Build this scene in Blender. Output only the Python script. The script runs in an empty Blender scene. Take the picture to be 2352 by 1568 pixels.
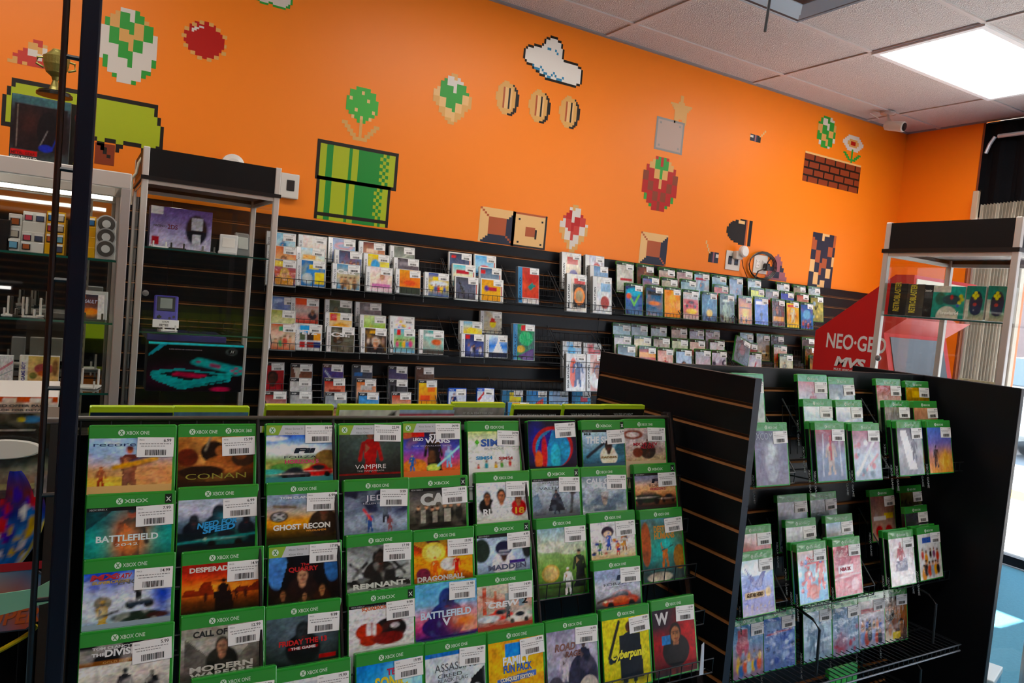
import bpy, bmesh, math, random
import numpy as np
from mathutils import Matrix, Vector

# ------------------------------------------------------------------ camera
# world: X runs along the orange wall, Y towards it, Z up; the camera stands at (0, 0, 1.5)
F_PX = 1715.0
CAMM = ((0.86020719, 0.04939957, 0.50754633), (-0.50185366, -0.09458690, 0.85976521), (0.09047927, -0.99429020, -0.05657298))
CZ = 1.5
scene = bpy.context.scene
col = scene.collection
cam_d = bpy.data.cameras.new('camera')
cam = bpy.data.objects.new('camera', cam_d)
col.objects.link(cam)
cam_d.sensor_width = 36.0
cam_d.lens = 36.0 * F_PX / 2352.0
cam_d.clip_start = 0.02
cam_d.clip_end = 200
m = Matrix.Identity(4)
for i in range(3):
    m[i][0] = CAMM[i][0]
    m[i][1] = -CAMM[i][1]
    m[i][2] = -CAMM[i][2]
m[2][3] = CZ
cam.matrix_world = m
scene.camera = cam

# ------------------------------------------------------------------ world, sun, exposure
scene.view_settings.view_transform = 'Standard'
scene.view_settings.look = 'None'
scene.view_settings.gamma = 1.0
scene.view_settings.use_curve_mapping = False
scene.cycles.transparent_max_bounces = 32
scene.view_settings.exposure = 0.1
world = bpy.data.worlds.new('world')
scene.world = world
world.use_nodes = True
bg = world.node_tree.nodes['Background']
bg.inputs[0].default_value = (0.62, 0.8, 1.0, 1)
bg.inputs[1].default_value = 4.5
sun_d = bpy.data.lights.new('sun', 'SUN')
sun = bpy.data.objects.new('sun', sun_d)
col.objects.link(sun)
sun_d.energy = 34.0
sun_d.angle = 0.01
sun_d.color = (1.0, 0.97, 0.92)
SUN_EL = math.radians(60)
sun.rotation_euler = Vector((math.cos(SUN_EL), 0, math.sin(SUN_EL))).to_track_quat('Z', 'Y').to_euler()
LAMP = 9.0          # strength of the ceiling troffers
LAMPC = (1.0, 0.95, 0.88)


def at(x, y, X=None, Y=None, Z=None):
    """the point seen at pixel (x, y) of the 2352 px frame on the plane X=, Y= or Z= const"""
    c = (x - 1176.0, y - 784.0, F_PX)
    r = [sum(CAMM[i][j] * c[j] for j in range(3)) for i in range(3)]
    if X is not None: s = X / r[0]
    elif Y is not None: s = Y / r[1]
    else: s = (Z - CZ) / r[2]
    return Vector((r[0] * s, r[1] * s, r[2] * s + CZ))


def lin(h, k=1.0):
    if not isinstance(h, str): return tuple(h)
    out = []
    for i in (0, 2, 4):
        v = int(h[i:i + 2], 16) / 255.0
        out.append((v / 12.92 if v <= 0.04045 else ((v + 0.055) / 1.055) ** 2.4) * k)
    return tuple(out)


# ------------------------------------------------------------------ materials (all take the colour attribute 'Col')
MATS = {}


def mat(name, rough=0.5, metal=0.0, coat=0.0, bump=0.0, bscale=30.0, mottle=0.0, mscale=8.0, emit=0.0, glass=None, base=None, spec=0.5, voronoi=False):
    if name in MATS: return MATS[name]
    M = bpy.data.materials.new(name)
    M.use_nodes = True
    nt = M.node_tree
    N, L = nt.nodes, nt.links
    b = N['Principled BSDF']
    out = N['Material Output']
    b.inputs['Roughness'].default_value = rough
    b.inputs['Metallic'].default_value = metal
    b.inputs['Specular IOR Level'].default_value = spec
    b.inputs['Coat Weight'].default_value = coat
    b.inputs['Coat Roughness'].default_value = 0.08
    if glass is not None:
        tr = N.new('ShaderNodeBsdfTransparent')
        tr.inputs[0].default_value = (*glass, 1)
        gl = N.new('ShaderNodeBsdfGlossy')
        gl.inputs['Roughness'].default_value = 0.02
        fr = N.new('ShaderNodeFresnel')
        fr.inputs[0].default_value = 1.5
        mx = N.new('ShaderNodeMixShader')
        ge = N.new('ShaderNodeNewGeometry')
        mm = N.new('ShaderNodeMath')
        mm.operation = 'SUBTRACT'
        mm.use_clamp = True
        L.new(fr.outputs[0], mm.inputs[0]); L.new(ge.outputs['Backfacing'], mm.inputs[1])
        L.new(mm.outputs[0], mx.inputs[0]); L.new(tr.outputs[0], mx.inputs[1]); L.new(gl.outputs[0], mx.inputs[2])
        L.new(mx.outputs[0], out.inputs[0])
        MATS[name] = M
        return M
    if base is None:
        a = N.new('ShaderNodeAttribute')
        a.attribute_name = 'Col'
        src = a.outputs['Color']
    else:
        a = N.new('ShaderNodeRGB')
        a.outputs[0].default_value = (*lin(base), 1)
        src = a.outputs[0]
    tc = N.new('ShaderNodeTexCoord')
    if mottle:
        nz = N.new('ShaderNodeTexNoise')
        nz.inputs['Scale'].default_value = mscale
        nz.inputs['Detail'].default_value = 4
        L.new(tc.outputs['Object'], nz.inputs['Vector'])
        mr = N.new('ShaderNodeMapRange')
        mr.inputs['To Min'].default_value = 1 - mottle
        mr.inputs['To Max'].default_value = 1 + mottle
        L.new(nz.outputs[0], mr.inputs[0])
        vm = N.new('ShaderNodeVectorMath')
        vm.operation = 'SCALE'
        L.new(src, vm.inputs[0]); L.new(mr.outputs[0], vm.inputs['Scale'])
        src = vm.outputs[0]
    L.new(src, b.inputs['Base Color'])
    if emit:
        L.new(src, b.inputs['Emission Color'])
        b.inputs['Emission Strength'].default_value = emit
    if bump:
        if voronoi:
            nz = N.new('ShaderNodeTexVoronoi')
        else:
            nz = N.new('ShaderNodeTexNoise')
            nz.inputs['Detail'].default_value = 3
        nz.inputs['Scale'].default_value = bscale
        L.new(tc.outputs['Object'], nz.inputs['Vector'])
        bp = N.new('ShaderNodeBump')
        bp.inputs['Strength'].default_value = bump
        bp.inputs['Distance'].default_value = 0.01
        L.new(nz.outputs[0], bp.inputs['Height'])
        L.new(bp.outputs[0], b.inputs['Normal'])
    MATS[name] = M
    return M


mat('matte_paint', 0.55, spec=0.3)
mat('wall_paint', 0.42, bump=0.02, bscale=220, mottle=0.02, mscale=1.5, spec=0.35)
mat('vinyl_decal', 0.4, spec=0.3)
mat('laminate', 0.42, bump=0.03, bscale=60, mottle=0.06, mscale=5, spec=0.22)
mat('raw_board', 0.8, mottle=0.25, mscale=30)
mat('wire', 0.35, metal=0.2, spec=0.6)
mat('aluminium', 0.38, metal=0.55, mottle=0.04)
mat('plastic', 0.32, spec=0.5)
mat('case_plastic', 0.25, coat=0.3)
mat('printed_cover', 0.4, coat=0.06, spec=0.22, bump=0.06, bscale=18)
mat('wrapped_cover', 0.2, coat=0.6, bump=0.5, bscale=24)
mat('paper', 0.65, spec=0.25)
mat('carpet', 0.95, bump=0.5, bscale=400, mottle=0.18, mscale=60, spec=0.1)
mat('ceiling_tile', 0.9, bump=0.6, bscale=170, mottle=0.05, mscale=120, spec=0.1, voronoi=True)
mat('concrete', 0.85, bump=0.1, bscale=60, mottle=0.08, mscale=6)
mat('asphalt', 0.9, bump=0.2, bscale=200, mottle=0.15, mscale=40)
mat('brickwork', 0.85, bump=0.2, bscale=30, mottle=0.15, mscale=9)
mat('car_paint', 0.2, coat=1.0)
mat('cloth', 0.9, bump=0.2, bscale=60, spec=0.1)
mat('lamp_panel', 0.5, emit=LAMP)
mat('case_lamp', 0.5, emit=40.0)
mat('tube_lamp', 0.5, emit=2.6)
mat('led_strip', 0.5, emit=1.6)
mat('mirror', 0.03, metal=1.0)
mat('glass', glass=(0.985, 0.995, 0.99))
mat('window_glass', glass=(0.99, 0.995, 1.0))
mat('clear_plastic', glass=(0.86, 0.88, 0.88))
mat('glass_edge', 0.15, spec=0.7)
mat('metal_gold', 0.4, metal=0.6, bump=0.3, bscale=50)


# ------------------------------------------------------------------ mesh builder
class MB:
    def __init__(self):
        self.v, self.f, self.c, self.m, self.mats = [], [], [], [], []
        self.n = 0

    def mi(self, name):
        if name not in self.mats: self.mats.append(name)
        return self.mats.index(name)

    def add(self, verts, faces, colr, material='matte_paint', cols=None):
        k = self.n
        self.v.extend(tuple(p) for p in verts)
        self.n += len(verts)
        mi = self.mi(material)
        for f in faces:
            self.f.append([i + k for i in f])
            self.m.append(mi)
        if cols is not None: self.c.extend(cols)
        else: self.c.extend([lin(colr)] * len(verts))
        return self

    def box(self, lo, hi, colr, material='matte_paint'):
        (a, b, c), (d, e, f) = lo, hi
        return self.add([(a, b, c), (d, b, c), (d, e, c), (a, e, c), (a, b, f), (d, b, f), (d, e, f), (a, e, f)],
                        [(0, 3, 2, 1), (4, 5, 6, 7), (0, 1, 5, 4), (1, 2, 6, 5), (2, 3, 7, 6), (3, 0, 4, 7)], colr, material)

    def bbox(self, lo, hi, colr, material='matte_paint', r=0.003, seg=2):
        bm = bmesh.new()
        bmesh.ops.create_cube(bm, size=1.0)
        s = [hi[i] - lo[i] for i in range(3)]
        for v in bm.verts: v.co = Vector([(v.co[i] + 0.5) * s[i] + lo[i] for i in range(3)])
        bmesh.ops.bevel(bm, geom=bm.edges[:], offset=min(r, min(s) * 0.45), segments=seg, affect='EDGES', profile=0.5)
        bm.verts.index_update()
        self.add([v.co[:] for v in bm.verts], [[v.index for v in f.verts] for f in bm.faces], colr, material)
        bm.free()
        return self

    def quad(self, pts, colr, material='matte_paint'):
        return self.add(pts, [tuple(range(len(pts)))], colr, material)

    def tube(self, pts, r, colr, material='wire', n=6, close=False):
        pts = [Vector(p) for p in pts]
        V, Fc = [], []
        N = len(pts)
        rr = r if isinstance(r, (list, tuple)) else [r] * N
        for i, p in enumerate(pts):
            if close: t = pts[(i + 1) % N] - pts[i - 1]
            else: t = (pts[min(i + 1, N - 1)] - pts[max(i - 1, 0)])
            t.normalize()
            a = t.cross(Vector((0, 0, 1)))
            if a.length < 0.2: a = t.cross(Vector((0, 1, 0)))
            a.normalize()
            b = t.cross(a)
            for k in range(n):
                an = 2 * math.pi * k / n
                V.append(p + a * math.cos(an) * rr[i] + b * math.sin(an) * rr[i])
        for i in range(N if close else N - 1):
            j = (i + 1) % N
            for k in range(n):
                l = (k + 1) % n
                Fc.append((i * n + k, j * n + k, j * n + l, i * n + l))
        if not close:
            Fc.append(tuple(range(n)))
            Fc.append(tuple((N - 1) * n + n - 1 - k for k in range(n)))
        return self.add(V, Fc, colr, material)

    def lathe(self, prof, colr, material='plastic', n=20, o=(0, 0, 0), axis='z', cols=None):
        V, Fc = [], []
        for (r, z) in prof:
            for k in range(n):
                a = 2 * math.pi * k / n
                p = (r * math.cos(a), r * math.sin(a), z)
                if axis == 'y': p = (p[0], z, p[1])
                if axis == 'x': p = (z, p[0], p[1])
                V.append((p[0] + o[0], p[1] + o[1], p[2] + o[2]))
        for i in range(len(prof) - 1):
            for k in range(n):
                l = (k + 1) % n
                Fc.append((i * n + k, i * n + l, (i + 1) * n + l, (i + 1) * n + k))
        Fc.append(tuple(range(n)))
        Fc.append(tuple((len(prof) - 1) * n + k for k in range(n)))
        return self.add(V, Fc, colr, material)

    def prism(self, poly, a, b, colr, material='matte_paint', axis='x'):
        """polygon in the two other axes, extruded from a to b along axis"""
        def P(u, v, w):
            return {'x': (w, u, v), 'y': (u, w, v), 'z': (u, v, w)}[axis]
        n = len(poly)
        V = [P(u, v, a) for u, v in poly] + [P(u, v, b) for u, v in poly]
        Fc = [tuple(range(n)), tuple(range(2 * n - 1, n - 1, -1))] + [(i, (i + 1) % n, n + (i + 1) % n, n + i) for i in range(n)]
        return self.add(V, Fc, colr, material)

    def merge(self, o, M=None):
        k = self.n
        for p in o.v: self.v.append(tuple(M @ Vector(p)) if M else p)
        self.n += o.n
        self.c.extend(o.c)
        mp = [self.mi(x) for x in o.mats]
        for f, mi in zip(o.f, o.m):
            self.f.append([i + k for i in f])
            self.m.append(mp[mi])
        return self

    def mesh(self, name):
        me = bpy.data.meshes.new(name)
        me.from_pydata(self.v, [], self.f)
        ca = me.color_attributes.new('Col', 'FLOAT_COLOR', 'POINT')
        arr = np.ones((self.n, 4), dtype=np.float32)
        arr[:, :3] = np.array(self.c, dtype=np.float32).reshape(-1, 3)
        ca.data.foreach_set('color', arr.ravel())
        for x in self.mats: me.materials.append(MATS[x])
        me.polygons.foreach_set('material_index', self.m)
        me.update()
        return me

    def obj(self, name, parent=None, loc=None):
        o = bpy.data.objects.new(name, self.mesh(name))
        col.objects.link(o)
        if parent: o.parent = parent
        if loc is not None: o.location = loc
        return o


def tag(o, label=None, cat=None, group=None, kind=None):
    if label: o['label'] = label
    if cat: o['category'] = cat
    if group: o['group'] = group
    if kind: o['kind'] = kind
    return o


def empty(name, loc=(0, 0, 0), rz=0.0):
    o = bpy.data.objects.new(name, None)
    col.objects.link(o)
    o.location = loc
    o.rotation_euler = (0, 0, rz)
    o.empty_display_size = 0.05
    return o


def struct(name, mb, parent=None):
    o = mb.obj(name, parent)
    if not parent: o['kind'] = 'structure'
    return o


# ------------------------------------------------------------------ text as geometry
_TX = {}


def glyphs(s, bold=0.0):
    """flat glyph mesh, cap height 1, starting at x = 0; returns verts, faces, width"""
    k = (s, bold)
    if k in _TX: return _TX[k]
    c = bpy.data.curves.new('lettering', 'FONT')
    c.body = s
    c.size = 1.0
    c.offset = bold
    c.resolution_u = 3
    o = bpy.data.objects.new('lettering', c)
    me = bpy.data.meshes.new_from_object(o)
    V = [(v.co.x, v.co.y) for v in me.vertices]
    Fc = [tuple(p.vertices) for p in me.polygons]
    bpy.data.objects.remove(o)
    bpy.data.curves.remove(c)
    bpy.data.meshes.remove(me)
    if V:
        x0 = min(v[0] for v in V)
        H = 0.73
        V = [((v[0] - x0) / H, v[1] / H) for v in V]
        w = max(v[0] for v in V)
    else: w = 1.0
    _TX[k] = (V, Fc, w)
    return _TX[k]


def text(mb, s, o, h, colr, w=None, right=(1, 0, 0), up=(0, 0, 1), align='l', bold=0.02, shear=0.0, material='paper', rot=0.0):
    """lettering on the plane (right, up) with its baseline start (or centre) at o, cap height h, stretched to width w"""
    V, Fc, W = glyphs(s, bold)
    sx = (w / W) if w else h
    R, U, O = Vector(right), Vector(up), Vector(o)
    if rot:
        ca, sa = math.cos(rot), math.sin(rot)
        R, U = R * ca + U * sa, U * ca - R * sa
    off = {'l': 0, 'c': -W * sx / 2, 'r': -W * sx}[align]
    mb.add([O + R * (x * sx + off + y * h * shear) + U * (y * h) for x, y in V], Fc, colr, material)

# ------------------------------------------------------------------ printed pictures: small painter into a grid of coloured vertices
def paint(spec, nx, ny, seed=1, asp=0.8):
    """spec: ops split by ';', coordinates 0..1 from the lower left; returns (ny, nx, 3) linear colours"""
    rs = np.random.RandomState(seed)
    U, V = np.meshgrid(np.linspace(0, 1, nx), np.linspace(0, 1, ny))
    img = np.zeros((ny, nx, 3))
    aa = 1.0 / ny
    K = 1.0 / asp     # height over width: makes circles round

    def blend(mask, c):
        img[:] = img * (1 - mask[..., None]) + np.array(lin(c)) * mask[..., None]

    def ell(cx, cy, rx, ry, c, a=1.0):
        d = np.sqrt(((U - cx) / rx) ** 2 + ((V - cy) / ry) ** 2)
        blend(np.clip((1 - d) * min(rx, ry) / aa + 0.5, 0, 1) * a, c)

    def line(x1, y1, x2, y2, w, c):
        dx, dy = x2 - x1, (y2 - y1) * K
        t = np.clip(((U - x1) * dx + (V - y1) * K * dy) / (dx * dx + dy * dy + 1e-9), 0, 1)
        d = np.hypot(U - x1 - t * dx, (V - y1) * K - t * dy)
        blend(np.clip((w - d) / aa + 0.5, 0, 1), c)

    def poly(p, c):
        P = [(float(p[i]), float(p[i + 1])) for i in range(0, len(p), 2)]
        ins = np.zeros(U.shape, bool)
        for i in range(len(P)):
            (x1, y1), (x2, y2) = P[i], P[i - 1]
            cnd = ((y1 > V) != (y2 > V)) & (U < (x2 - x1) * (V - y1) / (y2 - y1 + 1e-12) + x1)
            ins ^= cnd
        blend(ins.astype(float), c)

    def man(cx, b, h, c, sk=None, pose=0):
        s = h * K
        poly([cx - .13 * s, b, cx - .15 * s, b + .02, cx - .1 * s, b + h * .5, cx + .1 * s, b + h * .5, cx + .16 * s, b, cx + .08 * s, b, cx, b + h * .36, cx - .06 * s, b], c)
        poly([cx - .1 * s, b + h * .45, cx - .15 * s, b + h * .8, cx - .06 * s, b + h * .86, cx + .06 * s, b + h * .86, cx + .15 * s, b + h * .8, cx + .1 * s, b + h * .45], c)
        w_ = .035 * s
        if pose == 0:
            line(cx - .14 * s, b + h * .78, cx - .2 * s, b + h * .5, w_, c); line(cx + .14 * s, b + h * .78, cx + .21 * s, b + h * .5, w_, c)
        else:
            line(cx - .14 * s, b + h * .78, cx - .1 * s, b + h * .58, w_, c); line(cx - .1 * s, b + h * .58, cx + .22 * s * pose, b + h * .66, w_ * .8, sk or c)
            line(cx - .12 * s, b + h * .56, cx + .36 * s * pose, b + h * .7, w_ * .5, '2a2520')
        poly([cx - .1 * s, b + h * .62, cx - .1 * s, b + h * .8, cx, b + h * .7], sk or c)
        ell(cx, b + h * .93, .06 * s, .07 * h, sk or c)
        ell(cx, b + h * .97, .062 * s, .04 * h, c)

    for op in spec.split(';'):
        a = op.split()
        if not a: continue
        k, q = a[0], a[1:]
        if k == 'g':
            n = len(q)
            C = np.array([lin(x) for x in q])
            img[:] = np.stack([np.interp(V, np.linspace(0, 1, n), C[:, i]) for i in range(3)], -1)
        elif k == 'e': ell(*map(float, q[:4]), q[4], float(q[5]) if len(q) > 5 else 1)
        elif k == 's':   # soft glow of printed ink
            cx, cy, rx, ry = map(float, q[:4])
            blend(np.exp(-(((U - cx) / rx) ** 2 + ((V - cy) / ry) ** 2)) * (float(q[5]) if len(q) > 5 else 1), q[4])
        elif k == 'r':
            x0, y0, x1, y1 = map(float, q[:4])
            blend(((U >= x0) & (U <= x1) & (V >= y0) & (V <= y1)).astype(float), q[4])
        elif k == 'p': poly(q[:-1], q[-1])
        elif k == 'l': line(*map(float, q[:5]), q[5])
        elif k == 'm': man(float(q[0]), float(q[1]), float(q[2]), q[3], q[4] if len(q) > 4 else None, float(q[5]) if len(q) > 5 else 0)
        elif k == 'b':   # bust: cx, base, size, clothes, skin, hair
            cx, b, s = map(float, q[:3])
            ell(cx, b, .46 * s * K, .4 * s, q[3]); ell(cx, b + .2 * s, .1 * s * K, .14 * s, q[4])
            ell(cx, b + .44 * s, .2 * s * K, .25 * s, q[5]); ell(cx, b + .39 * s, .15 * s * K, .2 * s, q[4])
            ell(cx + .06 * s * K, b + .36 * s, .08 * s * K, .16 * s, '201510', .25)
            for sx in (-1, 1):
                ell(cx + sx * .06 * s * K, b + .42 * s, .028 * s * K, .016 * s, '201510'); ell(cx + sx * .06 * s * K, b + .46 * s, .035 * s * K, .008 * s, q[5])
            ell(cx, b + .37 * s, .016 * s * K, .04 * s, '201510', .3)
            ell(cx, b + .29 * s, .05 * s * K, .014 * s, '7a3028')
        elif k == 'c':   # car: x, y, length, colour
            x, y, s = map(float, q[:3])
            t_ = s / K
            ell(x, y, .5 * s, .13 * t_, q[3]); ell(x + .02, y + .11 * t_, .27 * s, .12 * t_, q[3]); ell(x + .02, y + .12 * t_, .2 * s, .08 * t_, '1c2630')
            ell(x - .28 * s, y - .09 * t_, .09 * s, .09 * t_, '101010'); ell(x + .3 * s, y - .09 * t_, .09 * s, .09 * t_, '101010')
            ell(x - .1 * s, y + .02 * t_, .35 * s, .02 * t_, 'e8e0d8', .5); ell(x - .42 * s, y + .02 * t_, .04 * s, .025 * t_, 'f0e8c8')
        elif k == 'n':   # blotches: amount, cells, colours...
            am, ce = float(q[0]), int(q[1])
            for ci, cc in enumerate(q[2:]):
                g = rs.rand(ce + 1, ce + 1)
                xi, yi = U * ce * .999, V * ce * .999
                x0, y0 = xi.astype(int), yi.astype(int)
                fx, fy = xi - x0, yi - y0
                f = g[y0, x0] * (1 - fx) * (1 - fy) + g[y0, x0 + 1] * fx * (1 - fy) + g[y0 + 1, x0] * (1 - fx) * fy + g[y0 + 1, x0 + 1] * fx * fy
                blend(np.clip((f - .5) * 5, 0, 1) * am, cc)
        elif k == 'k':   # crowd of small figures: count, y, size, colours
            for i in range(int(q[0])):
                cc = q[3 + i % (len(q) - 3)]
                cx = .1 + .8 * (i + .5) / int(q[0]) + rs.uniform(-.03, .03)
                yy = float(q[1]) + rs.uniform(-.06, .06)
                s = float(q[2]) * rs.uniform(.85, 1.15)
                ell(cx, yy, .1 * s * K, .17 * s, cc); ell(cx, yy + .19 * s, .05 * s * K, .06 * s, 'd8a888'); ell(cx, yy + .225 * s, .052 * s * K, .035 * s, '3a2418')
        elif k == 'y':   # rays: cx cy n colour amount
            cx, cy = map(float, q[:2])
            an = np.arctan2(V - cy, U - cx)
            blend((np.sin(an * int(q[2])) > 0.2) * float(q[4]), q[3])
        elif k == 'j':   # scattered chips
            for i in range(int(q[0])):
                s = float(q[1]) * rs.uniform(.5, 1.4)
                ell(rs.uniform(.05, .95), rs.uniform(.05, .8), s, s * .8, q[2 + rs.randint(len(q) - 2)])
    # fine printed variation
    for ce, am in ((9, .14), (21, .2)) + (((43, .22),) if nx > 40 else ()):
        g = rs.rand(ce + 1, ce + 1, 3) * .25 + rs.rand(ce + 1, ce + 1, 1) * 1.05
        xi, yi = U * ce * .999, V * ce * .999
        x0, y0 = xi.astype(int), yi.astype(int)
        fx, fy = (xi - x0)[..., None], (yi - y0)[..., None]
        f = g[y0, x0] * (1 - fx) * (1 - fy) + g[y0, x0 + 1] * fx * (1 - fy) + g[y0 + 1, x0] * (1 - fx) * fy + g[y0 + 1, x0 + 1] * fx * fy
        img = img * (1 + (f - .65) * am * 2.2)
    img = np.clip(img, 0, 1)
    lum = img.mean(-1, keepdims=True)
    img = np.clip(lum + (img - lum) * 1.15, 0, 1)
    t_ = img / (img + .18)
    return np.clip(img * (.45 + .75 * t_) * 1.02, 0, .85)


def picture(mb, spec, x0, z0, x1, z1, y, nx, seed=1, material='printed_cover'):
    asp = (x1 - x0) / (z1 - z0)
    ny = max(3, int(nx / asp))
    img = paint(spec, nx, ny, seed, asp)
    xs, zs = np.linspace(x0, x1, nx), np.linspace(z0, z1, ny)
    V = [(x, y, z) for z in zs for x in xs]
    Fc = [(j * nx + i, j * nx + i + 1, (j + 1) * nx + i + 1, (j + 1) * nx + i) for j in range(ny - 1) for i in range(nx - 1)]
    mb.add(V, Fc, None, material, cols=[tuple(c) for c in img.reshape(-1, 3)])


# ------------------------------------------------------------------ game cases
#        width   height  depth  case colour   band
KINDS = {
    'one': (.1357, .171, .014, '2f9a35', 'one'), 'lime': (.1357, .19, .014, 'a9cf1e', None), 'old': (.1357, .19, .014, '3f7d2a', 'old'),
    'ds': (.1365, .125, .017, 'b9bcb8', 'ds'), 'dsw': (.1365, .125, .013, 'dfe0dc', 'dsw'), 'psp': (.105, .178, .014, '9a9d9f', 'psp'),
    'cd': (.138, .2, .024, '8d949c', 'cd'), 'sat': (.136, .215, .024, 'b3b5b6', 'sat'), 'vita': (.105, .135, .013, '1c4fae', 'vita'),
    'jewel': (.142, .125, .011, 'c6c8c8', None), 'flat': (.1357, .171, .014, '3a7fb0', None)}
_SH = {}


def sticker_mesh(price, small=False):
    k = ('st', price)
    if k in _SH: return _SH[k]
    mb = MB()
    W, H = .0575, .0335
    mb.bbox((-W, -.0004, -H), (0, 0, 0), 'f1f0ee', 'paper', r=.0008, seg=1)
    y = -.0007
    if not small:
        text(mb, 'PRICE:', (-W + .003, y, -.0055), .0022, '555555', bold=0)
    text(mb, price, (-.0045, y, -.0075), .0052, '1e1e1e', align='r', bold=.01)
    r = random.Random(price)
    x = -W * .78
    while x < -W * .78 + .032:
        w = r.choice((.0006, .001, .0015)) * (1 if not small else 1.6)
        mb.quad([(x, y, -H + .003), (x + w, y, -H + .003), (x + w, y, -H + .0125), (x, y, -H + .0125)], '222222', 'paper')
        x += w + r.choice((.0006, .0011))
    for zz, a, b in ((-.0115, .06, .9), (-.0155, .1, .72)):
        x = -W + W * a
        while x < -W + W * b:
            w = r.uniform(.002, .005)
            mb.quad([(x, y, zz), (x + w, y, zz), (x + w, y, zz + .0012), (x, y, zz + .0012)], '8a8a8a', 'paper')
            x += w + .0012
    _SH[k] = mb.mesh('price_sticker')
    return _SH[k]


def case_mesh(kind):
    k = ('case', kind)
    if k in _SH: return _SH[k]
    w, h, t, c, _ = KINDS[kind]
    mb = MB()
    mb.bbox((-w / 2, 0, 0), (w / 2, t, h), c, 'case_plastic', r=.0022, seg=2)
    if kind in ('one', 'lime', 'old', 'flat'):
        mb.bbox((-w / 2 + .003, -.0003, h - .003), (w / 2 - .003, t * .8, h + .0004), c, 'case_plastic', r=.0006, seg=1)
        mb.box((w / 2 - .0005, t * .42, .004), (w / 2 + .0003, t * .5, h - .004), '1f6a24' if kind != 'lime' else '7d9a10', 'case_plastic')
    _SH[k] = mb.mesh('game_case')
    return _SH[k]


def orb(mb, x, z, r, y):
    n = 14
    mb.add([(x, y, z)] + [(x + r * math.cos(6.2832 * i / n), y, z + r * math.sin(6.2832 * i / n)) for i in range(n)],
           [(0, i + 1, (i + 1) % n + 1) for i in range(n)], 'd5e8d5', 'paper')
    for s in (-1, 1):
        mb.quad([(x - r * .6, y - .0001, z - s * r * .62), (x - r * .35, y - .0001, z - s * r * .7), (x + r * .6, y - .0001, z + s * r * .62), (x + r * .35, y - .0001, z + s * r * .7)], '3b8a3f', 'paper')


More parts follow.
